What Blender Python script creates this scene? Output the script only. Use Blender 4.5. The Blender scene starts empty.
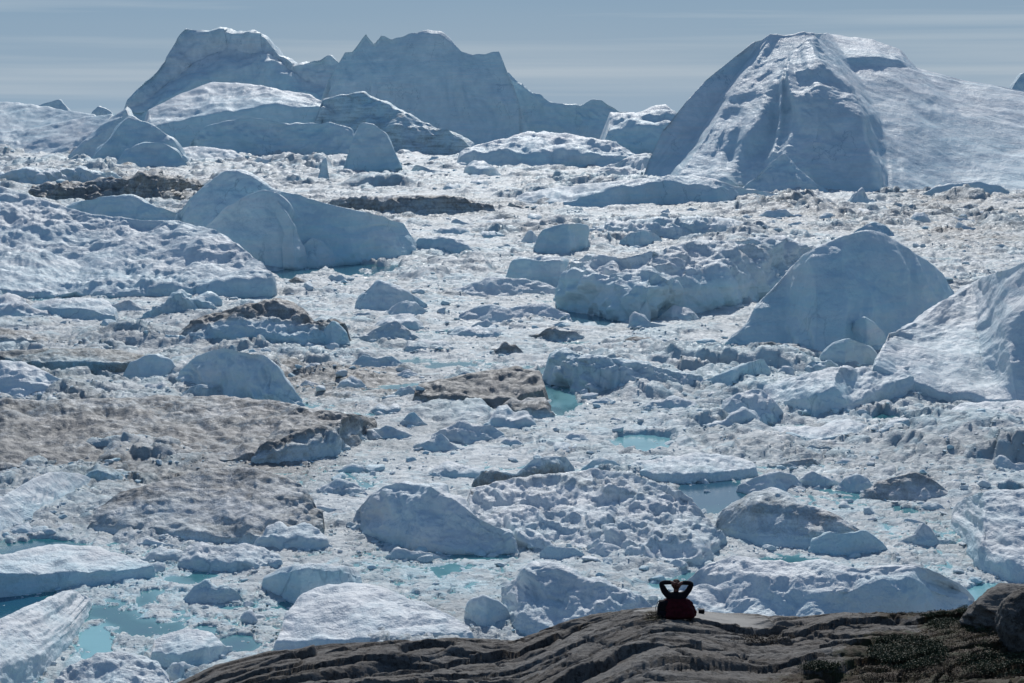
import bpy, bmesh, math, random
import numpy as np
from mathutils import Vector, Matrix

random.seed(7)
S = bpy.context.scene
COL = S.collection
W_, H_ = 1024, 683
FPX = 70.0 / 36.0 * W_
CAMZ = 45.0
PITCH = math.atan((341.5 - 112.0) / FPX)
CP, SP = math.cos(PITCH), math.sin(PITCH)
SUN_EL, SUN_AZ = 36.0, 3.0
SUN_STR, SKY_STR, SKY_SAT, EXPO = 3.4, .108, 1.18, -.17
SKY_CLOUD = (2.65, 3.95, 5.35)

# ------------------------------------------------------------------ projection helpers
def ray(px, py):
    dx = (np.asarray(px, float) - 512.0) / FPX
    dy = (341.5 - np.asarray(py, float)) / FPX
    return dx, CP + dy * SP, -SP + dy * CP
def slopes(px, py):
    """lateral and downward slope per metre of forward distance"""
    a, b, c = ray(px, py)
    return a / b, -c / b
def project(x, y, z):
    z = z - CAMZ
    f = y * CP - z * SP
    u = y * SP + z * CP
    f = np.maximum(f, 1e-6)
    return 512.0 + FPX * x / f, 341.5 - FPX * u / f
def ground(px, py, z=0.0):
    sx, t = slopes(px, py)
    Y = (CAMZ - z) / t
    return sx * Y, Y

# ------------------------------------------------------------------ noise
def _h(ix, iy, iz, seed):
    h = (ix.astype(np.int64) * 374761393 + iy.astype(np.int64) * 668265263 + iz * 2147483647 + seed * 1274126177) & 0xFFFFFFFF
    h = ((h ^ (h >> 13)) * 1274126177) & 0xFFFFFFFF
    h = (h ^ (h >> 16))
    h = (h * 2246822519) & 0xFFFFFFFF
    return (h ^ (h >> 15)) & 0xFFFFFF
def hf(ix, iy, seed, iz=0):
    return _h(ix, iy, iz, seed) / float(0x1000000)
def perlin2(x, y, seed=0):
    x0 = np.floor(x).astype(np.int64); y0 = np.floor(y).astype(np.int64)
    fx = x - x0; fy = y - y0
    ux = fx * fx * fx * (fx * (fx * 6 - 15) + 10); uy = fy * fy * fy * (fy * (fy * 6 - 15) + 10)
    def g(i, j):
        a = hf(x0 + i, y0 + j, seed) * 2 * np.pi
        return np.cos(a) * (fx - i) + np.sin(a) * (fy - j)
    a = g(0, 0); b = g(1, 0); c = g(0, 1); d = g(1, 1)
    return 1.5 * ((a + (b - a) * ux) * (1 - uy) + (c + (d - c) * ux) * uy)
def perlin3(x, y, z, seed=0):
    x0 = np.floor(x).astype(np.int64); y0 = np.floor(y).astype(np.int64); z0 = np.floor(z).astype(np.int64)
    fx = x - x0; fy = y - y0; fz = z - z0
    s = lambda f: f * f * f * (f * (f * 6 - 15) + 10)
    ux, uy, uz = s(fx), s(fy), s(fz)
    def g(i, j, k):
        h = _h(x0 + i, y0 + j, (z0 + k) * 144269504, seed)
        a = (h & 0xFFF) / 4096.0 * 2 * np.pi
        w = ((h >> 12) & 0xFFF) / 2048.0 - 1.0
        r = np.sqrt(np.maximum(0, 1 - w * w))
        return r * np.cos(a) * (fx - i) + r * np.sin(a) * (fy - j) + w * (fz - k)
    l = lambda a, b, t: a + (b - a) * t
    return 1.5 * l(l(l(g(0,0,0), g(1,0,0), ux), l(g(0,1,0), g(1,1,0), ux), uy),
                   l(l(g(0,0,1), g(1,0,1), ux), l(g(0,1,1), g(1,1,1), ux), uy), uz)
def worley2(x, y, seed=0, jit=0.9):
    x0 = np.floor(x).astype(np.int64); y0 = np.floor(y).astype(np.int64)
    f1 = np.full(x.shape, 9.0); f2 = np.full(x.shape, 9.0)
    hid = np.zeros(x.shape); ax = np.zeros(x.shape); ay = np.zeros(x.shape)
    for i in (-1, 0, 1):
        for j in (-1, 0, 1):
            cx = x0 + i; cy = y0 + j
            dx = x - (cx + .5 + (hf(cx, cy, seed) - .5) * jit)
            dy = y - (cy + .5 + (hf(cx, cy, seed + 11) - .5) * jit)
            d = np.sqrt(dx * dx + dy * dy)
            m = d < f1
            f2 = np.where(m, f1, np.minimum(f2, d))
            f1 = np.where(m, d, f1)
            hid = np.where(m, hf(cx, cy, seed + 23), hid)
            ax = np.where(m, dx, ax); ay = np.where(m, dy, ay)
    return f1, f2, hid, ax, ay
def sstep(a, b, x):
    t = np.clip((x - a) / (b - a), 0, 1)
    return t * t * (3 - 2 * t)
frac = lambda x: x - np.floor(x)
def facet2(x, y, seed=0):
    """flat fracture faces meeting in crisp creases"""
    x0 = np.floor(x).astype(np.int64); y0 = np.floor(y).astype(np.int64)
    best = np.full(x.shape, -9.0)
    for i in (-1, 0, 1):
        for j in (-1, 0, 1):
            cx = x0 + i; cy = y0 + j
            dx = x - (cx + hf(cx, cy, seed)); dy = y - (cy + hf(cx, cy, seed + 11))
            a = hf(cx, cy, seed + 23) * 6.283; ca, sa = np.cos(a), np.sin(a)
            p = dx * ca + dy * sa; q = -dx * sa + dy * ca
            k1 = .5 + hf(cx, cy, seed + 31); k2 = .4 + hf(cx, cy, seed + 37)
            m = np.maximum(np.maximum(p * k1, -p * 1.3), np.maximum(q * k2, -q * 1.1))
            best = np.maximum(best, .5 * hf(cx, cy, seed + 41) - m)
    return best

# ------------------------------------------------------------------ materials
def nmat(name):
    m = bpy.data.materials.new(name); m.use_nodes = True
    nt = m.node_tree
    return m, nt, nt.nodes, nt.links, nt.nodes['Principled BSDF']
def nn(nt, t, **kw):
    n = nt.nodes.new(t)
    for k, v in kw.items(): setattr(n, k, v)
    return n
def link(nt, a, b): nt.links.new(a, b)
def mixc(nt, fac, a, b):
    n = nn(nt, 'ShaderNodeMix', data_type='RGBA')
    for i, v in ((0, fac), (6, a), (7, b)):
        if hasattr(v, 'default_value') or hasattr(v, 'is_linked'): link(nt, v, n.inputs[i])
        elif isinstance(v, tuple): n.inputs[i].default_value = (*v, 1)
        else: n.inputs[i].default_value = v
    return n.outputs[2]
def math_(nt, op, a, b=None, clamp=False):
    n = nn(nt, 'ShaderNodeMath', operation=op, use_clamp=clamp)
    for i, v in ((0, a), (1, b)):
        if v is None: continue
        if isinstance(v, (int, float)): n.inputs[i].default_value = v
        else: link(nt, v, n.inputs[i])
    return n.outputs[0]
def noise(nt, vec, scale, detail=4, rough=.55, dist=0.0):
    n = nn(nt, 'ShaderNodeTexNoise')
    n.inputs['Scale'].default_value = scale; n.inputs['Detail'].default_value = detail
    n.inputs['Roughness'].default_value = rough; n.inputs['Distortion'].default_value = dist
    link(nt, vec, n.inputs['Vector'])
    return n.outputs[0]
def ramp(nt, fac, stops):
    n = nn(nt, 'ShaderNodeValToRGB')
    el = n.color_ramp.elements
    while len(el) < len(stops): el.new(.5)
    for e, (p, c) in zip(el, stops):
        e.position = p; e.color = (*c, 1) if isinstance(c, tuple) else (c, c, c, 1)
    link(nt, fac, n.inputs[0])
    return n.outputs[0]
def attr(nt, name):
    n = nn(nt, 'ShaderNodeAttribute', attribute_name=name)
    return n.outputs['Fac']

def ice_material(name, lo, hi, spec, rmin):
    m, nt, N, L, P = nmat(name)
    pos = nn(nt, 'ShaderNodeNewGeometry').outputs['Position']
    dirt, blue = attr(nt, 'dirt'), attr(nt, 'blue')
    n0 = noise(nt, pos, .03, 4, .6)
    n1 = noise(nt, pos, .11, 6, .6); n2 = noise(nt, pos, .9, 5, .65); n3 = noise(nt, pos, 5.0, 3, .6)
    # snow and weathered white ice, bare blue ice, silt; faint tilted layers run through the ice
    mp = nn(nt, 'ShaderNodeMapping'); mp.inputs['Scale'].default_value = (.035, .035, .55)
    rnd = nn(nt, 'ShaderNodeObjectInfo').outputs['Random']
    cb = nn(nt, 'ShaderNodeCombineXYZ'); link(nt, math_(nt, 'MULTIPLY', math_(nt, 'SUBTRACT', rnd, .5), .7), cb.inputs[0]); link(nt, math_(nt, 'MULTIPLY', math_(nt, 'SUBTRACT', rnd, .4), 1.3), cb.inputs[1])
    link(nt, pos, mp.inputs['Vector']); link(nt, cb.outputs[0], mp.inputs['Rotation'])
    ly = noise(nt, mp.outputs[0], 1.0, 6, .62, .6)
    snow = ramp(nt, math_(nt, 'ADD', math_(nt, 'MULTIPLY', n1, .6), math_(nt, 'MULTIPLY', n0, .4)), [(.36, lo), (.6, hi)])
    b = math_(nt, 'ADD', blue, math_(nt, 'MULTIPLY', math_(nt, 'SUBTRACT', n2, .5), .35))
    b = math_(nt, 'ADD', b, math_(nt, 'MULTIPLY', math_(nt, 'SUBTRACT', ly, .5), 1.1), True)
    c = mixc(nt, b, snow, (.40, .68, .765))
    dn = math_(nt, 'ADD', math_(nt, 'MULTIPLY', n2, .45), math_(nt, 'MULTIPLY', n1, .6))
    dn = math_(nt, 'ADD', dn, math_(nt, 'MULTIPLY', math_(nt, 'SUBTRACT', n3, .5), .35))
    dn = math_(nt, 'ADD', dn, math_(nt, 'MULTIPLY', math_(nt, 'SUBTRACT', ly, .5), .7))
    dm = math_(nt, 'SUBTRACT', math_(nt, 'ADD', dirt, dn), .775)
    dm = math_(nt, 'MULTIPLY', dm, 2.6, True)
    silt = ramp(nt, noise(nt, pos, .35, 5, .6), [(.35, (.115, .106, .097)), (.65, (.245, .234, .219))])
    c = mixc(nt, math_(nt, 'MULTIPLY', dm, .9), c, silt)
    mpc = nn(nt, 'ShaderNodeMapping'); mpc.inputs['Scale'].default_value = (.022, .022, .010); link(nt, pos, mpc.inputs['Vector']); link(nt, cb.outputs[0], mpc.inputs['Rotation'])
    ck = math_(nt, 'ABSOLUTE', math_(nt, 'SUBTRACT', noise(nt, mpc.outputs[0], 1.0, 7, .58, .0), .5))
    ckm = math_(nt, 'MULTIPLY', ramp(nt, ck, [(0.0, 1.0), (.0045, 0.0)]), ramp(nt, noise(nt, pos, .02, 2), [(.45, 0.0), (.55, .5)]))
    c = mixc(nt, ckm, c, (.14, .26, .34))
    link(nt, c, P.inputs['Base Color'])
    link(nt, ramp(nt, n2, [(.3, rmin), (.7, .8)]), P.inputs['Roughness'])
    P.inputs['Specular IOR Level'].default_value = spec
    bp = nn(nt, 'ShaderNodeBump'); bp.inputs['Strength'].default_value = .6; bp.inputs['Distance'].default_value = .35
    hh = math_(nt, 'ADD', n2, math_(nt, 'MULTIPLY', n3, .4))
    b0 = nn(nt, 'ShaderNodeBump'); b0.inputs['Strength'].default_value = .5; b0.inputs['Distance'].default_value = 1.5
    link(nt, noise(nt, pos, .32, 7, .68, .4), b0.inputs['Height']); link(nt, b0.outputs[0], bp.inputs['Normal'])
    link(nt, math_(nt, 'ADD', hh, math_(nt, 'MULTIPLY', ly, .5)), bp.inputs['Height']); link(nt, bp.outputs[0], P.inputs['Normal'])
    return m
def water_material():
    m, nt, N, L, P = nmat('fjord_water')
    pos = nn(nt, 'ShaderNodeNewGeometry').outputs['Position']
    sh = attr(nt, 'shallow')
    n = noise(nt, pos, .25, 4)
    f = math_(nt, 'ADD', sh, math_(nt, 'MULTIPLY', math_(nt, 'SUBTRACT', n, .5), .5), True)
    c = ramp(nt, f, [(0, (.016, .105, .175)), (.4, (.025, .17, .20)), (1, (.22, .50, .53))])
    link(nt, c, P.inputs['Base Color'])
    P.inputs['Roughness'].default_value = .12; P.inputs['IOR'].default_value = 1.33
    bp = nn(nt, 'ShaderNodeBump'); bp.inputs['Strength'].default_value = .25; bp.inputs['Distance'].default_value = .05
    link(nt, noise(nt, pos, 1.8, 3), bp.inputs['Height']); link(nt, bp.outputs[0], P.inputs['Normal'])
    return m
def rock_material():
    m, nt, N, L, P = nmat('gneiss_rock')
    pos = nn(nt, 'ShaderNodeNewGeometry').outputs['Position']
    mp = nn(nt, 'ShaderNodeMapping'); mp.inputs['Rotation'].default_value = (0, 0, math.radians(-33)); mp.inputs['Scale'].default_value = (.16, 1.0, 1.0)
    link(nt, pos, mp.inputs['Vector']); st = mp.outputs[0]
    a = noise(nt, st, 1.6, 9, .68, .5); b = noise(nt, pos, 7.0, 7, .72); c3 = noise(nt, pos, 30, 4, .65); big = noise(nt, pos, .5, 6, .65)
    c = ramp(nt, a, [(.28, (.05, .046, .042)), (.42, (.125, .117, .107)), (.58, (.19, .178, .163)), (.70, (.27, .257, .238))])
    c = mixc(nt, math_(nt, 'MULTIPLY', ramp(nt, big, [(.44, 0.0), (.58, 1.0)]), .6), c, (.105, .085, .068))
    lich = ramp(nt, math_(nt, 'ADD', math_(nt, 'MULTIPLY', b, .75), math_(nt, 'MULTIPLY', noise(nt, pos, 1.3, 4), .25)), [(.50, 0.0), (.58, 1.0)])
    c = mixc(nt, math_(nt, 'MULTIPLY', lich, .8), c, (.024, .022, .021))
    pale = ramp(nt, c3, [(.58, 0.0), (.68, 1.0)])
    c = mixc(nt, math_(nt, 'MULTIPLY', pale, .5), c, (.27, .26, .245))
    c = mixc(nt, math_(nt, 'MULTIPLY', attr(nt, 'bare'), .9), c, mixc(nt, a, (.33, .315, .285), (.46, .44, .40)))
    soil = math_(nt, 'ADD', attr(nt, 'soil'), math_(nt, 'MULTIPLY', math_(nt, 'SUBTRACT', b, .5), .8))
    sm = math_(nt, 'MULTIPLY', math_(nt, 'SUBTRACT', soil, .42), 5, True)
    moss = ramp(nt, noise(nt, pos, 2.2, 5, .7), [(.35, (.045, .026, .016)), (.5, (.055, .04, .02)), (.65, (.035, .045, .016))])
    c = mixc(nt, sm, c, moss)
    link(nt, c, P.inputs['Base Color']); P.inputs['Roughness'].default_value = .8
    P.inputs['Specular IOR Level'].default_value = .25
    bp = nn(nt, 'ShaderNodeBump'); bp.inputs['Strength'].default_value = 1.0; bp.inputs['Distance'].default_value = .09
    link(nt, math_(nt, 'ADD', math_(nt, 'ADD', a, math_(nt, 'MULTIPLY', b, .6)), math_(nt, 'MULTIPLY', c3, .25)), bp.inputs['Height']); link(nt, bp.outputs[0], P.inputs['Normal'])
    return m
def plain(name, col, rough=.8, var=.3, scale=30, spec=.3):
    m, nt, N, L, P = nmat(name)
    pos = nn(nt, 'ShaderNodeTexCoord').outputs['Object']
    n = noise(nt, pos, scale, 4)
    link(nt, ramp(nt, n, [(.3, tuple(v * (1 - var) for v in col)), (.7, tuple(v * (1 + var) for v in col))]), P.inputs['Base Color'])
    P.inputs['Roughness'].default_value = rough; P.inputs['Specular IOR Level'].default_value = spec
    return m
M_ICE = ice_material('glacier_ice', (.59, .63, .65), (.79, .815, .82), .3, .42)
M_BRASH = ice_material('wet_brash_ice', (.32, .365, .38), (.575, .62, .63), .2, .37)
M_WATER, M_ROCK = water_material(), rock_material()

# ------------------------------------------------------------------ mesh helpers
def mesh_np(name, co, faces, mat, attrs=None, smooth=True):
    """co (n,3) and faces (m,3|4) as numpy arrays -> linked object"""
    me = bpy.data.meshes.new(name)
    n, (m, k) = len(co), faces.shape
    me.vertices.add(n); me.vertices.foreach_set('co', np.ascontiguousarray(co, np.float32).ravel())
    me.loops.add(m * k); me.loops.foreach_set('vertex_index', np.ascontiguousarray(faces, np.int32).ravel())
    me.polygons.add(m); me.polygons.foreach_set('loop_start', np.arange(0, m * k, k, dtype=np.int32))
    me.polygons.foreach_set('use_smooth', np.full(m, smooth))
    me.update(calc_edges=True)
    for a, v in (attrs or {}).items():
        at = me.attributes.new(a, 'FLOAT', 'POINT'); at.data.foreach_set('value', np.ascontiguousarray(v, np.float32).ravel())
    me.materials.append(mat)
    o = bpy.data.objects.new(name, me); COL.objects.link(o)
    return o
def grid_faces(R, C):
    i = np.arange(R * C).reshape(R, C)
    return np.stack([i[:-1, :-1], i[:-1, 1:], i[1:, 1:], i[1:, :-1]], -1).reshape(-1, 4)
def tag(o, label=None, cat=None, group=None, kind=None):
    for k, v in (('label', label), ('category', cat), ('group', group), ('kind', kind)):
        if v: o[k] = v
    return o
def P2(s):
    return np.array([[float(v) for v in p.split(',')][:2] for p in s.split()])
def P3(s, default):
    return np.array([([float(v) for v in p.split(',')] + [default])[:3] for p in s.split()])
def resample(pts, n, byidx=False):
    if byidx: t = np.arange(len(pts), dtype=float)
    else: t = np.concatenate([[0], np.cumsum(np.hypot(np.diff(pts[:, 0]), .35 * np.diff(pts[:, 1])) + 1e-6)])
    t /= t[-1]
    u = np.linspace(0, 1, n)
    return np.stack([np.interp(u, t, pts[:, k]) for k in range(pts.shape[1])], 1)

FEET = []
BERGS = []      # (x, y, width, short) for the labels of the small chunks
def berg(name, label, short, cat, rails, Y=None, back=1.0, rough=1.0, blocky=0.0, soft=1, dirt=0.0, blue=None, flute=0.0, byidx=False, fine=1.0, seed=None, lam=1.0, group=None, grain=.5, rprof=None, fprof=None, facet=None, absd=False, jag=1.0, part_of=None):
    """rails from the waterline up to the skyline; each rail after the first is (run per rise of the slope below it, points).
    Lofted into a closed body with a real distance, height and thickness."""
    if seed is None: seed = len(BERGS) * 7 + 3
    foot = P2(rails[0])
    allx = np.concatenate([foot[:, 0]] + [P2(r[1])[:, 0] for r in rails[1:]])
    wpx = allx.max() - allx.min()
    n = int(np.clip(wpx / 1.15 * fine, 26, 520))
    f = resample(foot, n, byidx)
    sx, t = slopes(f[:, 0], f[:, 1])
    fd = P3(rails[0], 0)[:, 2]
    if Y is None: Yp = CAMZ / t
    else: Yp = np.full(n, float(Y))
    Yf = Yp + np.interp(np.linspace(0, 1, n), np.linspace(0, 1, len(fd)), fd)
    zp = CAMZ - Yf * t
    ctrl = [(sx * Yf, Yf, zp)]; pxs = [f]
    for k, s in rails[1:]:
        r = resample(P3(s, k), n, byidx)
        sx, t = slopes(r[:, 0], r[:, 1]); kk = r[:, 2]
        if absd: Yc = Yp + kk
        else:
            z = (CAMZ - (ctrl[-1][1] - kk * ctrl[-1][2]) * t) / np.maximum(.15, 1 + kk * t)
            Yc = np.maximum(ctrl[-1][1] + kk * np.abs(z - ctrl[-1][2]), 1.0)
        z = CAMZ - Yc * t
        ctrl.append((sx * Yc, Yc, z)); pxs.append(r)
    px_size = float(np.median(ctrl[0][1])) / FPX
    if part_of is None: FEET.append(np.stack([ctrl[0][0], ctrl[0][1]], 1))
    hmax = float(max(c[2].max() for c in ctrl)); hmax = max(hmax, .25)
    nd = len(ctrl)
    dl = dirt if isinstance(dirt, (list, tuple)) else [dirt] * nd
    bl = blue if isinstance(blue, (list, tuple)) else [(.35 if blue is None else blue)] * nd
    rows, dr, br = [], [], []
    # underwater skirt
    X0, Y0, Z0 = ctrl[0]
    dep = max(1.2, .05 * hmax)
    rows.append((X0, Y0 - dep * .15, np.minimum(Z0, 0) - dep)); dr.append(dl[0]); br.append(bl[0])
    for i in range(nd - 1):
        A, B = ctrl[i], ctrl[i + 1]
        lp = np.hypot(pxs[i + 1][:, 0] - pxs[i][:, 0], pxs[i + 1][:, 1] - pxs[i][:, 1]).max()
        lw = np.hypot(B[1] - A[1], B[2] - A[2]).max() / px_size / 3.5
        m = int(np.clip(max(lp / 1.15, lw) * fine, 3, 230))
        for j in range(m):
            w = j / m
            rows.append(tuple(a + (b - a) * w for a, b in zip(A, B))); dr.append(dl[i] + (dl[i + 1] - dl[i]) * w); br.append(bl[i] + (bl[i + 1] - bl[i]) * w)
    rows.append(ctrl[-1]); dr.append(dl[-1]); br.append(bl[-1])
    # back side
    Xc, Yc, Zc = ctrl[-1]
    wm = wpx * px_size
    bd = back * max(hmax * 1.2, .3 * wm)
    mid = Xc.mean()
    nb = 14
    for j in range(1, nb + 1):
        w = j / nb
        hh = np.maximum(Zc, 0)
        prof = np.cos(w * np.pi / 2) ** .8
        rows.append((mid + (Xc - mid) * (1 - .25 * w * w), Yc + bd * w * (.35 + .65 * hh / hmax), (Zc + dep) * prof - dep)); dr.append(dl[-1]); br.append(bl[-1])
    G = np.array(rows)                       # rows, 3, n
    G = np.transpose(G, (0, 2, 1)).copy()    # rows, n, 3
    R = G.shape[0]
    D = np.repeat(np.array(dr)[:, None], n, 1); Bv = np.repeat(np.array(br)[:, None], n, 1)
    ucut = np.clip(.045 * hmax, 0, 2.5) * sstep(.15, .5, perlin2(G[1, :, 0] / (hmax * 1.6 + 2), G[1, :, 1] * 0 + seed, 63) + .45)
    G[0, :, 1] += ucut; G[1, :, 1] += ucut
    for _ in range(soft):
        G[1:-1] = .25 * G[:-2] + .5 * G[1:-1] + .25 * G[2:]
        G[:, 1:-1] = .25 * G[:, :-2] + .5 * G[:, 1:-1] + .25 * G[:, 2:]
    # close the two ends
    for side in (0, -1):
        e = G[:, side].copy()
        sgn = -1 if side == 0 else 1
        e[:, 0] += sgn * (.4 * np.maximum(e[:, 2], 0) + .1); e[:, 2] = -dep
        if side == 0: G = np.concatenate([e[:, None], G], 1); D = np.concatenate([D[:, :1], D], 1); Bv = np.concatenate([Bv[:, :1], Bv], 1)
        else: G = np.concatenate([G, e[:, None]], 1); D = np.concatenate([D, D[:, -1:]], 1); Bv = np.concatenate([Bv, Bv[:, -1:]], 1)
    du = np.gradient(G, axis=1); dv = np.gradient(G, axis=0)
    Nn = np.cross(du, dv); Nn /= np.linalg.norm(Nn, axis=2, keepdims=True) + 1e-9
    x, y, z = G[..., 0], G[..., 1], G[..., 2]
    disp = np.zeros(x.shape)
    L = lam * max(hmax * .9, .12 * wm); amp = .075 * rough * min(hmax, L)
    o = 0
    L0 = L
    wv = .6 * L * perlin3(x / L / 1.4 + 7, y / L / 1.4, z / L / 1.4, seed + 61)
    while L > px_size * 2.2 and o < 8:
        nz = perlin3((x + wv) / L, (y - wv) / L, (z + .5 * wv) / L * 1.15, seed + o * 5)
        if o in (0, 1, 2): nz = .85 * (.45 - 1.7 * np.abs(nz)) + .45 * nz      # sharp ridges between scooped hollows
        disp += amp * nz
        L *= .5; amp *= .56; o += 1
    if facet is None: facet = .5 if 'floe' in name else .75
    if facet > 0:
        Vv = np.cumsum(np.concatenate([np.zeros((1, x.shape[1])), np.linalg.norm(np.diff(G, axis=0), axis=2)], 0), 0)
        wq = .25 * perlin3(x / L0, y / L0, z / L0, seed + 71)
        for q, s_ in enumerate((1.0, .42, .18)):
            Lf = min(hmax * 1.0, wm * .35) * s_
            if Lf < px_size * 4: break
            fd_ = facet * Lf * (.34, .25, .17)[q] * (facet2(x / Lf + wq, Vv / Lf * .85 + y / Lf * .1 + wq, seed + 200 + 50 * q)); disp += fd_ - fd_.mean()
    if grain > 0:
        gm = sstep(-.4, .4, perlin3(x / 30, y / 30, z / 20, seed + 33)) * .7 + .5
        for Lg in (6.0, 3.0, 1.5, .75):
            if Lg < px_size * 2.5 or Lg > hmax * 1.5: continue
            disp += gm * grain * Lg * .075 * (1.9 * np.abs(perlin3((x + .3 * wv) / Lg, y / Lg * .8, z / Lg * 1.3, seed + int(Lg * 4))) - .5)
    if rprof is not None: disp *= np.interp(np.linspace(0, 1, x.shape[1]), np.linspace(0, 1, len(rprof)), rprof)[None, :]
    if blocky > 0:
        for q, Lb in enumerate((hmax * .8, hmax * .4, hmax * .2)):
            if Lb < px_size * 2: break
            f1, f2, hid, ax, ay = worley2(x / Lb + z / Lb * .6, y / Lb * .8 + z / Lb * .5, seed + 90 + q)
            disp += blocky * Lb * .55 * ((hid - .45) * sstep(0, .25, f2 - f1) + .5 * (frac(hid * 17) - .5) * ax + .5 * (frac(hid * 31) - .5) * ay)
    if flute > 0:
        uu = np.linspace(0, wpx * px_size / max(hmax * .12, px_size * 4), x.shape[1])[None, :] + 0 * x
        vv = np.minimum(np.linspace(0, 3 * R / max(1, R - nb), R), 3)[:, None] + 0 * x
        wu = uu + 1.3 * perlin2(uu * .35, vv * .6, seed + 53)
        fp = 1.0 if fprof is None else np.interp(np.linspace(0, 1, x.shape[1]), np.linspace(0, 1, len(fprof)), fprof)[None, :]
        fp = fp * sstep(1.0, .55, vv / 3)
        disp += fp * flute * hmax * .05 * sstep(-.35, .45, perlin2(uu * .22, vv * .8, seed + 54)) * (perlin2(wu + .8 * vv, vv * .5, seed + 51) + .5 * perlin2(wu * 2.3 + vv, vv, seed + 52))
    wl = np.linalg.norm(du, axis=2); disp *= np.clip(wl / (.75 * np.median(wl) + 1e-6), .12, 1.0)
    fade = np.ones(x.shape); fade[:, 0] = 0; fade[:, -1] = 0; fade[:, 1] = .5; fade[:, -2] = .5
    cr = R - 1 - nb
    for q in range(-3, 4): fade[cr + q] *= .22 + .78 * abs(q) / 4
    G = G + Nn * (disp * fade)[..., None]
    xj = x[cr][None, :]
    jz = px_size * jag * (1.0 * perlin2(xj / (px_size * 11), xj * 0 + seed, 5) + .7 * np.abs(perlin2(xj / (px_size * 4), xj * 0 + seed, 6)) * sstep(-.2, .3, perlin2(xj / (px_size * 30), xj * 0 + seed, 7)))
    wr_ = np.exp(-((np.arange(R)[:, None] - cr) / 4.0) ** 2)
    wr_ = wr_ * np.minimum(1, np.maximum(z[cr], 0) / (px_size * 5))[None, :]
    G[..., 2] += jz * wr_
    Df = np.clip(D, 0, 1); Bf = np.clip(Bv + .25 * perlin3(x / (hmax + 1), y / (hmax + 1), z / (hmax * .4 + .5), seed + 77), 0, 1)
    ob = mesh_np(name, G.reshape(-1, 3), grid_faces(*x.shape), M_ICE, {'dirt': Df, 'blue': Bf})
    if part_of is not None:
        ob.parent = part_of
        return ob
    tag(ob, label, cat, group)
    xx, yy = float(np.mean(ctrl[0][0])), float(np.mean(ctrl[0][1]))
    BERGS.append((xx, yy, wm, short, allx.min(), allx.max(), float(f[:, 1].mean()), float(min(P2(r[1])[:, 1].min() for r in rails[1:]))))
    return ob

# ------------------------------------------------------------------ the icebergs and floes, far to near
I, F, K, Mo = 'iceberg', 'ice_floe', 'ice_block', 'ice_mound'
def B(n, lab, short, rails, cat=None, **kw):
    return berg(n, lab, short, cat or n.replace('_', ' '), rails, **kw)
# --- on the horizon
B(I, 'tiny dark blue slab-topped iceberg on the far left horizon', 'slab-topped berg on the horizon', ['30,114 70,114', (.5, '31,107 44,103 60,99 66,106 70,112')], Y=4300)
B(I, 'tiny blue pointed iceberg on the horizon left of the jagged crowned iceberg', 'tiny pointed berg', ['92,115 112,115', (.5, '92,112 98,105 104,108 111,112')], Y=4300)
B(I, 'dark blue iceberg tip showing behind the great right iceberg at the frame edge', 'dark tip', ['1010,116 1060,116', (.5, '1011,90 1015,82 1022,73 1036,70 1050,78 1060,92')], Y=3600)
# --- far left range
B(I, 'long white snow-sloped iceberg at the far left under the horizon', 'long white far berg', ['-90,150 -20,152 40,150 95,140', (3.2, '-90,130 -20,128 40,128 100,126'), (3.0, '-90,104 -20,100 15,102 35,105 60,109 95,115')], Y=3000, back=.7, rough=.4, facet=.2)
B(I, 'broad grey-blue iceberg with smooth flanks below the long white far one', 'broad smooth grey-blue berg', ['-60,172 0,171 40,168 75,160 100,150', (2.0, '-60,150 0,148 40,146 80,140 104,128'), (2.6, '-60,128 0,131 30,129 60,122 90,116 112,114')], Y=2150, blue=.25, rough=.6, facet=.3)
B(I, 'jagged crowned iceberg with a snowy peak, left of the tall central iceberg', 'jagged crowned berg',
  ['126,150 185,150 240,150 300,150 350,150',
   (.5, '127,110 150,106 172,96 200,80 235,68 262,64 300,90 348,100'), (2.6, '127,108 148,100 168,84 195,66 232,54 262,56 300,80 346,90'),
   (.42, '127,101 141,84 158,70 165,60 176,39 185,26 197,31 229,33 239,35 253,32 264,37 278,56 295,67 316,60 330,54 341,64')],
  Y=2500, soft=1, blue=[.5, .5, .05, .35], rough=1.1, facet=.6, jag=1.5)
B(I, 'flat-topped white iceberg with a low blue cliff in front of the crowned one', 'flat-topped white berg',
  ['150,158 190,160 240,160 300,160 352,158', (.35, '150,128 183,119 225,111 267,107 316,106 350,124'), (3.4, '148,110 180,94 211,82 243,83 310,95 349,118')],
  Y=2100, blue=[.55, .4, .05], facet=.25, rough=.6, soft=1, back=.6)
B(I, 'dark blue lumpy iceberg at the foot of the flat-topped white iceberg', 'dark lumpy berg',
  ['188,158 246,160 300,160 356,158', (.45, '190,142 205,126 240,117 262,118 290,124 330,122 352,128 357,140')], Y=1950, rough=1.6, blue=.5)
B(I, 'white snow ramp sloping below the dark lumpy iceberg on the left', 'white snow ramp', ['160,170 200,171 262,168', (2.6, '176,148 200,146 230,150 262,165')], Y=1750, blue=.1)
B(I, 'steep blue ridge-backed iceberg with a sharp dark face, left of the pyramid', 'steep ridge-backed berg',
  ['62,170 86,166 110,164 128,164', (.35, '70,156 90,140 112,124 126,110'), (3, '68,156 88,136 108,120 127,106')], Y=1900, blue=.35, rough=.5, soft=1)
B(I, 'pyramid-shaped blue iceberg with white ridges at the left below the horizon', 'pyramid-shaped berg',
  ['76,174 104,172 140,174 190,172', (.6, '78,170 108,150 126,132 142,134 168,148 192,166'), (.8, '80,168 104,146 122,124 130,115 140,120 153,124 172,138 190,164')], Y=1720, blue=.45, flute=.8, rough=.8, soft=1)
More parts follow.
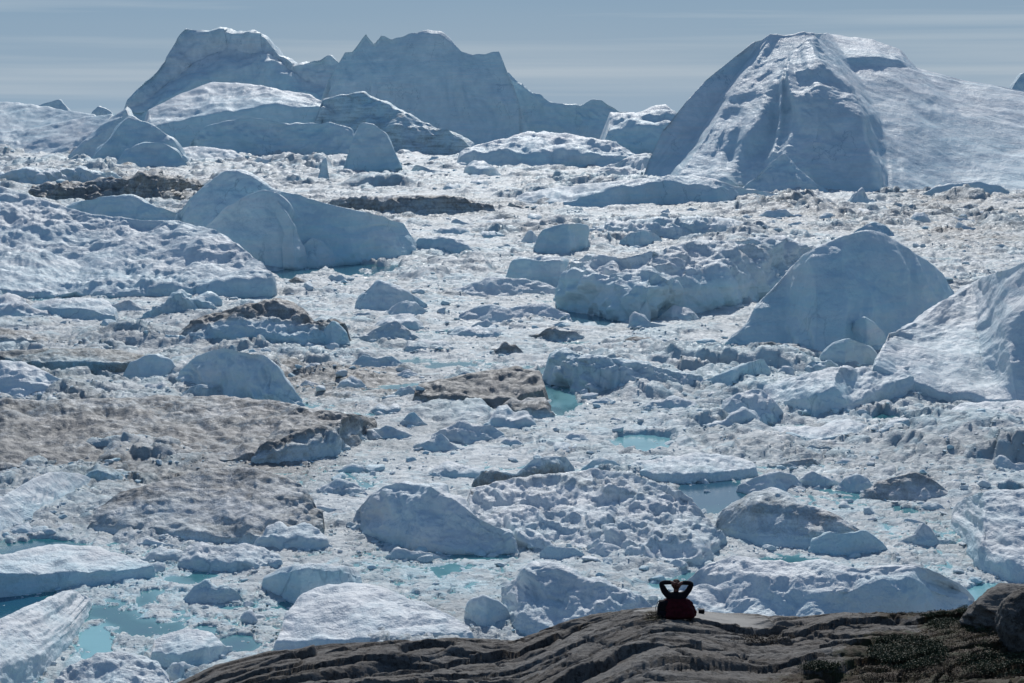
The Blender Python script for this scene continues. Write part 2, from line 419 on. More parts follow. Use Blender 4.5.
B(K, 'rounded pale blue ice hump in front of the pyramid-shaped iceberg', 'rounded pale hump',
  ['110,178 150,178 200,176', (.6, '114,168 124,150 145,142 165,143 178,152 192,170')], Y=1560, rough=.5, blue=.4)
# --- central berg
B(I, 'long jagged blue iceberg wing trailing right from the tall central iceberg', 'jagged blue wing',
  ['500,146 560,146 610,146 655,146', (.45, '505,110 545,116 590,118 650,126'), (.5, '500,70 508,72 520,83 532,92 545,98 556,103 563,105 580,105 594,98 601,100 609,104 619,111 648,114')], Y=2500, soft=1, blue=.45, flute=.8, jag=2.2, facet=.5)
B(I, 'tall central iceberg with a sheer smooth blue wall and notched top', 'tall central berg',
  ['326,152 380,154 440,156 490,152 524,142',
   (.7, '327,120 380,122 440,140 490,138 521,132'),
   (.42, '328,96 350,88 400,90 450,100 490,104 519,104'),
   (.5, '328,80 334,70 345,53 352,51 366,33 374,44 381,35 392,39 429,30 440,33 450,39 462,53 473,55 499,51 507,71 514,86 519,104')],
  Y=2350, rough=.35, soft=0, blue=[.6, .5, .42, .38], flute=.5, facet=.35, jag=1.6)
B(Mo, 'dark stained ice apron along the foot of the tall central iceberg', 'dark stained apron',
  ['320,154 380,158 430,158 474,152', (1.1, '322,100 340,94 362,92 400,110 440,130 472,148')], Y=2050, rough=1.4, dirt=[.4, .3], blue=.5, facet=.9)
B(I, 'pale turquoise iceberg with a white cap left of the great right iceberg', 'pale white-capped berg',
  ['606,156 640,158 680,150', (.5, '608,130 636,128 660,124 676,120'), (2.8, '610,112 636,114 650,108 666,104 676,112')], Y=1950, blue=[.55, .5, .05])
B(I, 'low white-topped iceberg cluster in the centre below the tall iceberg', 'low white-topped cluster',
  ['458,168 500,170 560,170 600,170 640,166', (.8, '460,158 490,152 530,150 570,152 610,154 640,160'), (4.5, '460,152 482,142 506,137 520,133 545,133 566,132 587,137 608,140 638,156')], Y=1600, rough=1.1, blocky=.1, blue=[.45, .4, .05])
B(K, 'translucent upright ice spire standing left of the centre in the far pack', 'translucent ice spire',
  ['344,170 372,172 402,168', (.35, '346,160 352,140 360,123 373,123 386,133 394,150 401,166')], Y=1450, blue=.55, rough=.7)
B(K, 'thin small ice pinnacle standing left of the translucent spire', 'thin pinnacle', ['318,182 329,182', (.3, '318,176 322,160 326,157 329,176')], blue=.4)
# --- the great right iceberg
GREAT = [
 '640,182,30 648,160,44 664,128,62 684,104,80 706,80,97 756,40,117', '664,178,22 684,155,46 700,128,68 722,95,90 742,66,108 763,39,121',
 '672,180,-5 694,152,24 714,122,50 735,88,78 752,60,102 771,33,124', '724,183,-14 736,160,8 750,128,36 766,92,66 778,62,94 786,34,122',
 '772,191,-12 778,164,4 784,130,24 790,97,50 793,68,82 795,33,117', '806,194,-20 812,158,-8 818,122,8 818,92,34 812,62,70 804,30,113',
 '872,197,-28 870,162,-12 862,118,18 850,88,54 834,64,88 815,32,116',
 '890,199,-22 888,160,24 878,112,84 852,68,150 846,58,153 829,33,210', '930,201,-12 926,158,40 915,110,105 884,68,165 880,58,168 872,40,228',
 '955,202,-8 950,158,52 938,112,118 908,70,184 904,63,188 899,51,222', '988,202,-5 980,158,60 964,115,130 926,76,194 920,74,197 915,69,212', '1040,202,0 1034,160,70 1020,122,140 985,86,200 970,84,206 958,79,216',
 '1100,202,0 1095,165,80 1085,130,150 1065,100,215 1055,98,220 1045,94,230']
GREAT = [' '.join(c.split()[r] for c in GREAT) for r in range(6)]
B(I, 'great right iceberg with streaked dark flank and shining flat summit', 'great right berg', [GREAT[0]] + [(1, g) for g in GREAT[1:]],
  Y=1120, byidx=True, absd=True, soft=2, blue=[.45, .35, .2, .1, .3, 0], flute=1.0, fprof=[.5, .8, 1.3, 1.5, 1, 1, .6, .25, .15, .15, .15, .15, .15],
  rough=.7, rprof=[.5, .5, .5, .6, 1.1, 1.2, .8, .45, .4, .4, .4, .4, .4], facet=.32, back=.8, lam=.4, grain=.7)
B(Mo, 'shaded snow hump along the right foot of the great right iceberg', 'shaded snow hump', ['918,203 960,204 1022,202', (.6, '922,194 936,187 950,184 980,181 1000,186 1018,196')], Y=1060, blue=.35)
B(Mo, 'small pointed snow spur at the foot of the great iceberg streaked flank', 'pointed snow spur', ['732,199 780,201 838,199', (.75, '734,196 750,182 770,162 784,152 796,166 812,180 834,196')], Y=1075, blue=.3, flute=1)
B(F, 'long smooth white floe with a shaded right edge left of the great iceberg foot', 'long smooth white floe',
  ['505,204 560,207 610,208 664,206 720,206 795,199', (.5, '512,200 560,202 585,196 620,188 664,182 700,184 790,196'), (4, '520,195 566,186 612,181 640,179 664,178 692,175 717,180 745,189 790,195')], rough=.5, blue=[.5, .4, .05], back=.6)
B(K, 'rough white drift beside the left foot of the great right iceberg', 'rough white drift', ['588,178 620,180 660,178', (2.2, '592,174 610,164 632,156 648,154 662,170')], Y=1300, rough=1.6, blue=.15)
# --- dirty far pack
B(Mo, 'brown rubbly moraine-stained ice mound at far left under the pyramid iceberg', 'brown rubbly mound',
  ['25,200 63,202 116,202 158,207 205,196', (1.6, '30,192 46,182 66,186 84,183 109,176 128,180 148,172 165,178 176,176 202,188')], rough=2.4, blocky=.7, dirt=[.55, .64], blue=.2)
B(F, 'brown ridged ice floe lying right of the sculpted blue iceberg', 'brown ridged floe',
  ['328,213 390,217 440,216 495,214', (.7, '332,202 355,198 388,200 422,197 454,199 478,203 494,209'), (5, '336,200 360,196 422,195 460,197 492,207')], dirt=[.45, .6, .42], rough=1.8, blocky=.4, blue=.2)
B(K, 'low row of blue-white ice blocks at far left above the brown rubbly mound', 'row of blue-white blocks', ['-20,184 40,186 100,184 124,182', (.6, '-20,172 0,174 22,168 40,172 60,170 84,168 92,172 112,172 122,178')], rough=2, blocky=.9, blue=.3)
# --- left middle
B(F, 'broad crusty sloping ice sheet at left with a blue end cliff', 'broad crusty sheet',
  ['-70,300 0,299 60,298 120,298 175,298 211,298 245,298 272,297',
   (.5, '-70,294 0,293 60,292 120,292 175,290 211,288 245,283 272,283'),
   (3.6, '-70,240 0,240 60,243 120,248 170,254 215,256 250,268 271,280'),
   (3.2, '-70,176 -20,181 0,186 35,196 88,213 148,219 180,220 211,231 232,242 246,250 264,270 271,279')],
  rough=.55, blocky=.0, grain=1.7, blue=[.5, .35, .12, .2], dirt=[.05, .15, .15, .08], back=.5, lam=.5)
B(I, 'low blue ice wing behind the crusty sheet, left of the sculpted iceberg', 'low blue wing', ['60,232 110,236 160,238 200,238', (.55, '66,207 80,201 102,196 130,195 142,200 155,206 179,212 200,216')], blue=.45, rough=.7)
SC = B(I, 'sculpted blue iceberg with curling white ridges, left of centre', 'sculpted blue berg',
  ['150,262 200,266 240,267 290,266 330,262 385,258 418,252',
   (1.1, '165,240 205,228 240,226 272,226 320,236 380,244 417,247'),
   (1.1, '176,213 192,196 207,183 222,174 239,169 252,175 264,183 274,189 300,200 345,218 390,228 415,241')], blue=[.6, .5, .4], rough=.7, soft=1, back=.5)
SC2 = B('ice_lobe', '', '', ['204,266 230,268 262,269 284,269 298,262', (.35, '205,244 230,238 262,236 284,244 298,250'), (.55, '206,226 225,208 245,196 264,189 278,192 290,204 298,218 301,240')], part_of=SC, blue=[.65, .5, .35], rough=.5, soft=1, facet=.45, back=.5, seed=901)
SC3 = B('ice_lobe', '', '', ['278,268 310,267 350,265 388,261 416,256', (.5, '280,240 310,240 350,242 388,244 415,248'), (.7, '281,191 290,192 305,196 330,204 355,210 384,216 404,224 414,240')], part_of=SC, blue=[.65, .5, .35], rough=.5, soft=1, facet=.45, back=.4, seed=917)
B('ice_buttress', '', '', ['284,269 296,270 308,268', (.3, '284,258 296,254 306,258'), (.45, '278,200 286,212 295,226 305,250')], part_of=SC, blue=[.7, .5, .3], rough=.5, facet=.4, back=.4, seed=931)
B(K, 'smooth pyramid ice block leaning at the foot of the sculpted blue iceberg', 'smooth pyramid block', ['291,268 320,268 350,264', (.6, '292,262 295,252 304,243 313,237 325,244 338,254 349,262')], blue=.5, rough=.4)
B(K, 'rounded white-topped ice block right of the sculpted blue iceberg', 'rounded white-topped block', ['413,256 440,257 480,257', (.7, '414,250 417,240 440,238 460,243 478,253'), (2.5, '416,243 424,238 440,236 460,239 477,251')], blue=[.5, .4, .05])
B(K, 'dark flat-faced blue ice block in the middle of the pack', 'flat-faced blue block', ['536,256 566,257 588,250', (.3, '538,236 542,230 559,224 575,223 589,225 588,238')], blue=.5, rough=.4)
B(K, 'small white peaked ice block against the left side of the flat-faced block', 'white peaked block', ['518,246 532,248 544,246', (1.0, '520,242 526,234 531,230 537,236 543,243')], blue=.2)
B(K, 'low straight-cut blue ice slab below the flat-faced block', 'straight-cut slab', ['506,288 530,291 562,291 572,286', (.3, '508,270 512,261 540,259 566,260 571,266'), (5, '511,262 520,257 545,255 568,258')], blue=[.5, .45, .1], rough=.6, dirt=[0, .05, .3])
B(I, 'large rubble-covered tabular iceberg with a blue undercut cliff, right of centre', 'rubble-covered tabular berg',
  ['562,308 585,314 619,321 647,324 680,317 717,314 759,306 790,296 806,284',
   (.25, '564,282 575,279 601,284 640,288 680,287 727,285 769,286 792,280 806,270'),
   (2.6, '568,268 585,264 620,266 660,264 700,262 740,260 780,260 806,258'),
   (3.2, '572,260 590,255 620,256 650,250 670,246 695,241 725,240 750,238 785,237 806,246')],
  rough=1.3, blocky=.55, blue=[.6, .45, .15, .1], dirt=[0, .1, .25, .2], back=.6, lam=.7)
B(K, 'dark blue facet block in the rubble above the tabular iceberg', 'dark facet block', ['618,246 640,248 662,244', (.5, '620,240 630,233 646,230 658,235 662,240')], blue=.4)
B(F, 'grey-white hummocky floe behind the tabular iceberg rubble', 'hummocky floe behind the tabular berg', ['586,238 640,242 700,240 760,238', (1.2, '590,232 630,226 680,224 720,226 758,232'), (4, '596,226 640,220 690,217 730,219 756,228')], rough=2.2, blocky=.6, dirt=.15, blue=.25)
B(I, 'big smooth blue dome-shaped iceberg with a pointed left toe, right of centre', 'smooth dome-shaped berg',
  ['724,345 760,346 786,347 815,356 845,356 880,350 920,342 958,330',
   (.8, '726,343 748,330 775,318 815,312 850,306 890,308 925,312 956,312'),
   (1.0, '728,342 748,324 764,300 782,282 806,262 842,250 880,250 910,262 938,280 955,300'),
   (1.5, '729,340 748,321 762,299 780,280 805,255 822,244 840,236 857,231 870,229 882,232 892,238 903,245 924,259 942,272 954,291')],
  rough=.5, soft=2, blue=[.65, .5, .4, .25], back=.7, flute=.6, grain=.3, facet=.3)
B(K, 'small pale ice cap peeking over the dome-shaped iceberg crest', 'pale ice cap', ['850,238 872,240 895,238', (1.2, '854,232 866,224 876,221 886,226 894,234')], Y=720, blue=.4)
SNOWB = ['874,366,0 880,352,8 886,341,14 889,333,20', '905,380,0 910,358,10 914,338,22 918,322,32', '940,394,-3 944,352,16 948,318,32 952,297,42', '985,402,-6 982,352,16 975,316,34 972,284,48',
 '1004,402,-8 994,362,6 988,322,24 982,278,46', '1018,402,-8 1010,362,-3 1006,322,8 1002,270,28', '1060,402,-4 1058,360,-1 1055,300,3 1052,250,9', '1110,402,0 1108,350,3 1105,290,6 1100,236,12']
SNOWB = [' '.join(c.split()[r] for c in SNOWB) for r in range(4)]
B(I, 'tall snow-backed iceberg cut by shadow at the right frame edge', 'snow-backed berg at the frame edge', [SNOWB[0]] + [(1, g) for g in SNOWB[1:]],
  Y=310, byidx=True, absd=True, soft=3, rough=.6, facet=.35, blue=[.25, .15, .1, .05], back=.7)
B(K, 'egg-shaped upright ice boulder between the dome and the snow-backed iceberg', 'egg-shaped ice boulder', ['847,352 868,356 892,352', (.35, '848,342 850,328 856,320 865,317 874,322 884,332 890,344')], rough=.4, blue=.4)
B(K, 'smooth rounded ice boulder just below the egg-shaped one', 'smooth rounded boulder', ['818,368 845,372 884,366', (.55, '820,362 824,352 833,343 846,338 860,341 872,348 882,360')], rough=.4, blue=.4)
B(K, 'cluster of broken ice lumps left of the smooth rounded boulder', 'broken lumps', ['802,376 820,378 842,376', (.6, '804,368 812,360 822,362 830,360 840,368')], rough=2, blocky=1, blue=.4)
B(Mo, 'dirty grey ice rubble strip under the dome-shaped iceberg', 'dirty rubble strip', ['734,357 765,359 795,356', (1.2, '738,350 752,344 772,342 790,348')], dirt=.6, rough=2, blocky=.6)
B(F, 'snow-topped floe with dark scooped facets in front of the right boulders', 'scooped snow-topped floe',
  ['744,404 775,411 815,419 850,418 885,406 915,402 945,392',
   (.4, '746,396 775,402 812,398 835,386 852,404 886,386 910,376 940,382'),
   (4, '752,392 780,384 812,382 838,374 860,384 885,376 910,370 936,374'),
   (4.5, '765,387 790,378 815,372 833,367 860,368 885,366 910,366 932,370')], blue=[.4, .3, .1, .05], rough=1.0)
B(F, 'long low scalloped floe below the scooped snow-topped floe', 'low scalloped floe',
  ['748,440 780,445 815,449 850,447 882,442 910,438 930,431',
   (.4, '752,432 780,436 815,439 835,437 850,434 880,432 905,420 928,421'),
   (6, '758,428 785,428 820,427 835,422 850,420 870,426 900,420 926,418')], blue=[.5, .4, .08])
B(F, 'low snowy floe running off the right edge below the snow-backed iceberg', 'snowy edge floe', ['945,418 985,424 1030,426 1080,424', (.6, '950,410 985,412 1030,412 1078,408'), (6, '960,404 990,402 1030,400 1075,398')], blue=[.4, .2, .05])
# --- left, dirty floes
B(F, 'low pale floe with a turquoise edge under the crusty sheet at left', 'low pale floe', ['23,320 60,322 113,321', (.45, '26,309 45,306 85,309 115,315'), (5, '33,303 56,299 80,298 102,299 116,309')], blue=[.6, .4, .1])
B(Mo, 'spiky grey ice heap between the low pale floe and the brown-topped floe', 'spiky grey heap', ['138,322 175,325 216,322', (.8, '142,316 158,306 165,303 174,294 180,290 187,299 200,301 210,303 215,314')], rough=2.4, blocky=.8, blue=.4)
B(F, 'floe with a white undercut wall and brown debris top, left of centre', 'brown-topped floe',
  ['164,346 190,349 211,348 246,350 306,350 347,347',
   (.35, '168,342 190,343 211,338 232,324 246,323 267,332 306,340 346,335'),
   (2.2, '172,338 192,328 212,322 236,314 270,312 300,322 320,332 345,326'),
   (2.4, '180,330 200,316 235,307 258,302 277,297 290,303 302,310 316,326 335,319 346,326')],
  dirt=[.02, .1, .58, .72], blue=[.5, .45, .2, .2], rough=1.5, blocky=.35)
B(K, 'dark blue ice knob at the right end of the brown-topped floe', 'dark blue knob', ['318,348 332,350 349,347', (.5, '319,338 325,327 333,321 341,326 347,334')], blue=.45, dirt=.15)
B(K, 'rounded grey knob at the left end of the brown-topped floe wall', 'rounded grey knob', ['188,342 204,345 216,341', (.5, '189,334 196,325 206,322 214,328 216,334')], blue=.35, dirt=.2)
B(F, 'thin brown slab with a dark green waterline cliff at left', 'brown slab with green cliff',
  ['14,377 60,379 105,379 140,375', (.3, '16,362 60,361 105,362 140,363'), (9, '-10,352 50,348 110,349 150,356')], dirt=[.55, .5, .75], blue=.9, rough=.7)
B(F, 'dirty grey tongue of ice at the far left edge above the green cliff slab', 'dirty grey tongue', ['-40,346 10,347 58,345', (.6, '-40,338 10,338 54,342'), (5, '-40,330 0,328 30,332 52,340')], dirt=[.3, .5, .6], blue=.4, rough=1.5)
B(K, 'small grey dome on the left of the grooved dome', 'small grey dome', ['122,380 150,383 180,380', (.6, '123,374 130,362 143,356 155,354 170,359 179,370')], blue=.3, dirt=.1)
B(I, 'grooved dome-shaped grey iceberg rising from the dirty floe at left', 'grooved dome',
  ['176,388 205,396 246,408 275,414 306,410',
   (.6, '178,378 200,370 232,374 262,388 296,402'),
   (.7, '180,374 197,356 212,350 225,347 243,351 264,354 276,364 286,380 302,400')], flute=3, blue=.35, dirt=.14, rough=.9)
B(K, 'dirt-streaked ice lump tucked under the left of the grooved dome', 'dirt-streaked lump', ['180,398 205,402 236,400', (.8, '182,392 196,384 210,386 224,384 234,394')], dirt=.35, blue=.3, rough=1.6)
B(F, 'rounded grey-white floe at the far left edge above the smooth blue boulder', 'rounded edge floe', ['-40,408 20,410 70,406 96,398', (1.6, '-40,380 0,376 40,382 70,388 92,394'), (3, '-40,358 0,361 21,362 49,373 81,386 95,394')], blue=.15, dirt=.12, rough=1.1)
B(K, 'smooth blue ice boulder on the dirty floe at the left edge', 'smooth blue boulder', ['-30,434 20,436 56,434', (.6, '-30,402 5,400 25,403 39,415 48,424 55,432')], blue=.4, rough=.5)
B(F, 'vast dirty grey floe spreading over the left middle ground', 'vast dirty floe',
  ['-60,474 0,474 60,472 110,470 170,468 225,466 266,462 300,460 332,456 360,446 377,432',
   (.35, '-60,466 0,466 60,466 110,465 170,463 225,460 266,450 300,444 332,441 360,434 376,428'),
   (7, '-60,430 0,432 60,430 120,428 180,428 230,426 270,424 305,424 337,418 360,420 375,424'),
   (7, '-60,398 0,400 60,400 120,398 180,396 230,398 280,402 310,410 337,413 360,414 374,421')],
  dirt=[.48, .62, .66, .58], blue=.2, rough=1.5, blocky=.08, grain=.8, facet=.4, back=.4, lam=1.6)
B(K, 'flat pale ice plate lying on the vast dirty floe', 'flat pale plate', ['192,424 225,432 264,428', (1.6, '196,418 220,414 245,416 262,422')], blue=.1, dirt=.12, rough=.6)
B(K, 'grooved dirt-capped ice ledge at the right tip of the vast dirty floe', 'dirt-capped ledge', ['250,466 300,463 340,458 374,436', (.4, '252,456 295,447 332,442 372,428'), (2.2, '262,446 300,430 337,420 355,414 373,424')], dirt=[.2, .4, .7], blue=[.4, .35, .2], flute=2.5, rough=1.2)
B(F, 'hummocky dirty mound with a scalloped foot in the lower left', 'hummocky dirty mound',
  ['84,532 130,538 170,542 220,545 260,548 300,548 322,536',
   (.5, '88,524 130,526 170,530 220,536 250,532 270,538 300,540 321,530'),
   (3.6, '98,508 125,502 165,500 220,494 265,496 300,504 320,518'),
   (3.4, '106,502 120,492 158,482 185,474 211,468 240,467 262,470 285,476 302,484 316,504 320,516')],
  dirt=[.2, .44, .56, .56], blue=[.4, .3, .12, .12], rough=.9, blocky=.04, grain=1.0, facet=.3, back=.5, lam=1.2)
B(F, 'white floe with slanting grooves at the left edge of the lower left', 'white slanting-grooved floe',
  ['-30,545 0,537 35,525 70,509 100,492', (2.3, '-30,520 0,514 35,504 68,494 98,486'), (2.6, '-30,500 0,498 32,479 49,472 77,473 91,479 98,485')], flute=1.2, blue=[.4, .25, .05], rough=.5, facet=.1)
B(K, 'small green-edged dirty ice shelf behind the slanting-grooved floe', 'green-edged shelf', ['82,488 110,489 142,478', (.4, '83,476 96,470 113,476 140,474'), (5, '85,470 97,464 115,469 138,472')], dirt=[.1, .3, .5], blue=.6)
B(F, 'long white slab with a blue side lying in turquoise water at left', 'long white slab',
  ['-40,600 0,598 70,590 116,584 155,577', (.35, '-40,574 0,573 70,572 116,570 153,567'), (16, '-40,560 0,556 35,547 60,545 88,547 120,555 148,563')], blue=[.55, .45, .03], rough=.6, lam=1.6)
B(F, 'large white pitted slab in the bottom left corner', 'pitted corner slab',
  ['-60,740 0,706 46,677 72,647 92,609', (.7, '-60,700 0,668 42,652 70,630 90,602'), (9, '-60,645 0,620 20,610 35,604 55,596 70,591 84,594 90,600')], blue=[.4, .2, .03], rough=.8, lam=1)
B(F, 'white block floe with a blue side above the left tip of the rock', 'white block floe', ['150,668 180,674 205,671 234,654', (.4, '152,652 180,654 208,646 232,646'), (11, '154,640 168,633 183,629 197,629 211,633 224,646')], blue=[.55, .4, .03], rough=.7)
B(F, 'lumpy white floe at the bottom edge right of the pitted corner slab', 'lumpy bottom floe', ['45,705 110,712 175,702', (.7, '50,690 110,692 172,690'), (4.5, '62,672 80,660 98,654 120,653 141,655 158,665 170,680')], blue=[.4, .2, .05], rough=1.4, blocky=.3)
B(K, 'small white ice block at the left tip of the rock', 'small white block', ['160,684 180,688 200,678', (.8, '162,674 172,665 182,662 196,668')], blue=.15, rough=1.5)
B(F, 'pale grey lobed floe below the hummocky dirty mound', 'pale lobed floe', ['177,569 205,572 240,574 283,568', (.6, '179,562 195,558 230,562 260,564 282,560'), (4, '181,556 188,546 200,542 215,546 229,547 246,543 262,548 280,556')], blue=[.4, .3, .1], dirt=.12, rough=1.6, blocky=.3)
B(K, 'bluish rounded double lump in the brash below the pale lobed floe', 'bluish double lump', ['182,604 215,607 243,602', (.8, '184,598 194,586 206,580 216,588 226,584 238,592 243,599')], blue=.35, rough=1.2)
B(F, 'blue-sided wedge floe behind the broad snowy floe at lower left', 'blue-sided wedge floe', ['262,590 280,598 300,606 340,600 362,584', (.4, '263,580 282,572 310,568 345,572 361,577'), (4, '266,576 281,567 309,563 345,567 359,572')], blue=[.6, .5, .1], rough=.6)
B(F, 'broad smooth snowy floe above the left part of the rock', 'broad snowy floe',
  ['272,654 320,658 380,656 440,650 474,640', (.5, '276,642 320,640 370,638 430,634 472,632'), (6, '284,620 310,604 350,604 400,612 440,620 470,628'), (14, '290,608 303,594 316,587 345,583 370,584 390,592 412,600 436,608 468,626')], blue=[.35, .2, .02, 0], rough=.5, lam=1.4)
B(K, 'rounded snow-capped ice ball beside the broad snowy floe', 'rounded ice ball', ['464,624 488,632 512,626', (.45, '465,612 467,603 474,598 484,596 498,601 508,608 511,616')], blue=[.6, .2], rough=.7)
B(I, 'white berg with dark scooped facets just left of the sitting person', 'scooped white berg',
  ['502,614 520,634 560,642 600,644 655,634', (.6, '504,606 522,618 560,628 600,622 652,622'), (2.2, '505,598 524,590 560,598 590,604 610,600 652,614'), (1.6, '506,590 518,576 531,566 552,564 573,573 590,580 605,584 625,590 643,596 652,606')], blue=[.45, .3, .12, .05], rough=1.6, lam=.8)
B(F, 'small pale blue two-humped floe above the scooped white berg', 'two-humped floe', ['539,558 560,561 588,559', (.6, '540,552 549,545 560,548 573,547 586,555')], blue=.4)
B(F, 'small flat white floe right of the two-humped one', 'flat white small floe', ['584,558 606,562 632,558', (1.4, '586,552 600,543 615,545 628,552')], blue=.15, rough=1.2)
B(I, 'stranded snow hill of ice with a hollow blue face in the centre foreground', 'hollow-faced snow hill',
  ['348,530 390,548 440,553 480,555 518,555', (.7, '352,520 390,530 430,536 462,532 515,546'), (.9, '354,514 374,502 396,500 426,508 452,512 512,538'), (1.6, '356,510 369,496 382,487 394,482 410,483 425,485 442,494 460,503 480,518 513,536')], blue=[.35, .25, .2, .08], dirt=[.12, .08, .05, .05], rough=1.5, blocky=.2)
B(F, 'wide hummocky rubble floe in the centre with brown hollows', 'wide hummocky rubble floe',
  ['470,545 545,552 590,553 630,562 665,570 702,568 724,545',
   (.4, '474,538 545,544 590,546 630,553 665,558 702,556 722,538'),
   (6, '470,512 520,508 570,510 620,512 670,510 700,514 715,528'),
   (6, '470,488 500,480 540,474 590,468 630,472 665,484 690,498 710,520')], dirt=[.05, .2, .3, .25], blue=[.35, .2, .1, .1], rough=.55, blocky=.6, grain=.6, facet=.4, back=.3, lam=2)
B(K, 'blocky ice head with a dark muddy neck on top of the rubble floe', 'blocky muddy-necked head', ['470,490 500,496 540,497 574,486', (.7, '472,484 486,472 516,476 530,470 560,470 574,476'), (1, '474,481 485,471 517,474 531,459 548,456 566,456 574,466')], dirt=[.7, .5, .05], blue=.25, rough=1.8)
B(K, 'small domed ice lump right of the blocky muddy-necked head', 'small domed lump', ['580,473 602,477 630,474', (.9, '582,468 592,461 602,458 615,461 628,470')], blue=.3)
B(F, 'low floe with a blue edge along the dark melt pool', 'poolside floe', ['622,474 664,484 700,483 758,477', (.4, '624,468 664,474 700,473 756,468'), (7, '628,463 664,458 700,453 734,456 755,464')], blue=[.4, .3, .08], dirt=[0, .1, .22], rough=1.2)
B(K, 'white hump of ice right of the dark melt pool', 'white poolside hump', ['735,492 765,498 804,488', (1, '738,486 755,477 780,471 794,475 802,483')], blue=.2, rough=1.2)
B(F, 'tan-stained humped iceberg with a pale cliff above the big snow berg', 'tan-stained humped berg',
  ['712,536 755,547 805,550 850,552 888,552',
   (.45, '714,526 745,532 780,534 815,534 850,532 886,546'),
   (1.6, '716,520 740,514 770,506 800,512 835,520 884,544'),
   (2.6, '718,516 727,509 750,497 773,488 788,494 801,503 820,508 840,517 861,530 882,543')], dirt=[.03, .28, .4, .3], blue=[.4, .3, .15, .12], rough=.8)
B(K, 'pale blue split block at the right end of the tan-stained berg', 'pale blue split block', ['808,553 845,557 890,554', (.5, '812,540 830,532 850,533 866,530 880,540 889,550')], blue=.5, rough=1.2)
B(Mo, 'dark pointed dirt-covered ice mound on the right', 'dark pointed dirt mound', ['860,499 910,504 960,501', (1.2, '864,493 878,482 903,474 916,472 928,476 942,486 956,497')], dirt=[.35, .52], rough=1.2, blue=.1)
B(K, 'white lump joined to the left side of the dark pointed dirt mound', 'white lump by the dirt mound', ['836,490 855,493 876,491', (1, '838,486 846,477 858,474 868,478 875,487')], blue=.2)
B(F, 'snowy white floe with blue pockets at the right frame edge', 'blue-pocketed edge floe',
  ['950,526 962,540 978,572 1010,584 1080,590', (.7, '952,520 970,530 992,552 1020,566 1080,568'), (3.5, '954,512 970,504 998,512 1030,522 1080,528'), (3, '955,508 966,498 980,493 995,490 1024,490 1075,494')], blue=[.5, .2, .03, .03], rough=.9, lam=.9)
B(I, 'big snowy berg with a dark blue right flank directly behind the rock', 'big snowy berg',
  ['664,640 720,650 780,655 850,652 920,646 984,628',
   (.9, '668,618,1.1 716,622,1.3 776,626,1.3 845,622,.5 915,618,.4 980,612,.45'),
   (1.6, '672,604,2.2 716,596,2.2 774,596,2.2 836,590,.55 908,580,.42 972,600,.5'),
   (2.8, '674,596,3 712,574,3 764,580,3 830,578,3.4 905,574,3.4 962,590,2'),
   (3.4, '676,588 696,570 712,561 734,555 748,556 762,560 790,562 819,560 840,566 861,569 886,567 910,564 928,568 945,576 958,583 968,592 979,606')],
  blue=[.3, .3, .2, .03, 0], rough=.9, rprof=[1.3, 1.2, 1.1, 1, .8, .5], lam=.6, back=.6)
# --- centre floes
B(F, 'flat brown-grey floe beside the small turquoise pool in the centre', 'flat brown-grey floe', ['412,406 450,412 517,412 545,403', (.3, '414,392 450,397 515,398 543,389'), (8, '418,385 461,375 490,370 517,366 540,371 545,386')], dirt=[.45, .75, .8], blue=.3, rough=1.2, grain=1, lam=1.5)
B(K, 'bluish shard at the left end of the flat brown-grey floe', 'bluish shard', ['412,404 422,406 434,404', (.4, '413,398 417,386 424,388 433,400')], blue=.6)
B(Mo, 'jumbled purple-grey ice rubble right of the turquoise pool', 'jumbled purple-grey rubble',
  ['550,386 590,397 630,399 665,397 704,394', (.7, '552,378 590,382 630,384 665,384 702,386'), (1.6, '552,364 572,360 590,364 620,370 660,374 702,381'), (1.2, '548,360 556,353 573,352 585,356 600,354 619,360 650,365 680,372 701,379')], dirt=[.1, .22, .25, .2], blue=.3, rough=2.4, blocky=.6)
B(K, 'pale rounded ice knob standing at the foot of the purple-grey rubble', 'pale rounded knob', ['604,395 616,398 631,396', (.5, '605,386 610,374 618,370 626,376 631,388')], blue=.4)
B(K, 'pale blue ice wedge at the right end of the purple-grey rubble', 'pale blue wedge', ['698,392 730,395 770,382', (.6, '700,382 731,370 750,362 764,358 770,370')], blue=.5, rough=.7)
B(K, 'dark blue hummock in the pack left of centre', 'dark blue hummock', ['354,310 385,312 428,309', (.8, '356,304 364,292 372,285 380,280 392,286 404,290 416,297 427,304')], blue=.4, rough=1.3)
B(K, 'small pale cone of ice right of the dark blue hummock', 'small pale cone', ['384,316 405,319 430,316', (1, '386,311 398,303 406,300 416,303 428,311')], blue=.3)
B(F, 'smooth white low floe in the middle of the pack', 'smooth white low floe', ['448,294 490,298 560,294', (1.6, '452,290 470,284 490,277 520,278 545,283 558,289')], blue=.15, rough=.9)
B(F, 'smooth twin-humped white floe left of the tabular iceberg foot', 'twin-humped white floe', ['456,320 500,323 540,321 572,321', (1.5, '460,314 478,306 492,304 508,308 530,304 545,303 570,315')], blue=.15, rough=.7)
B(F, 'small low hummocky floe left of the flat brown-grey floe', 'small hummocky floe', ['350,370 378,373 408,370', (1, '352,364 362,355 378,358 392,356 405,364')], blue=.35, rough=1.4)
B(F, 'white lumpy floe below the flat brown-grey floe', 'white lumpy floe', ['430,441 465,445 506,441', (1.2, '432,435 446,428 460,421 475,426 490,424 504,434')], blue=.2, rough=1.7, blocky=.3)
B(K, 'small grey wedge of ice below the bluish shard', 'small grey wedge', ['399,428 412,430 428,428', (.8, '400,423 408,414 414,411 426,424')], blue=.3, dirt=.1)
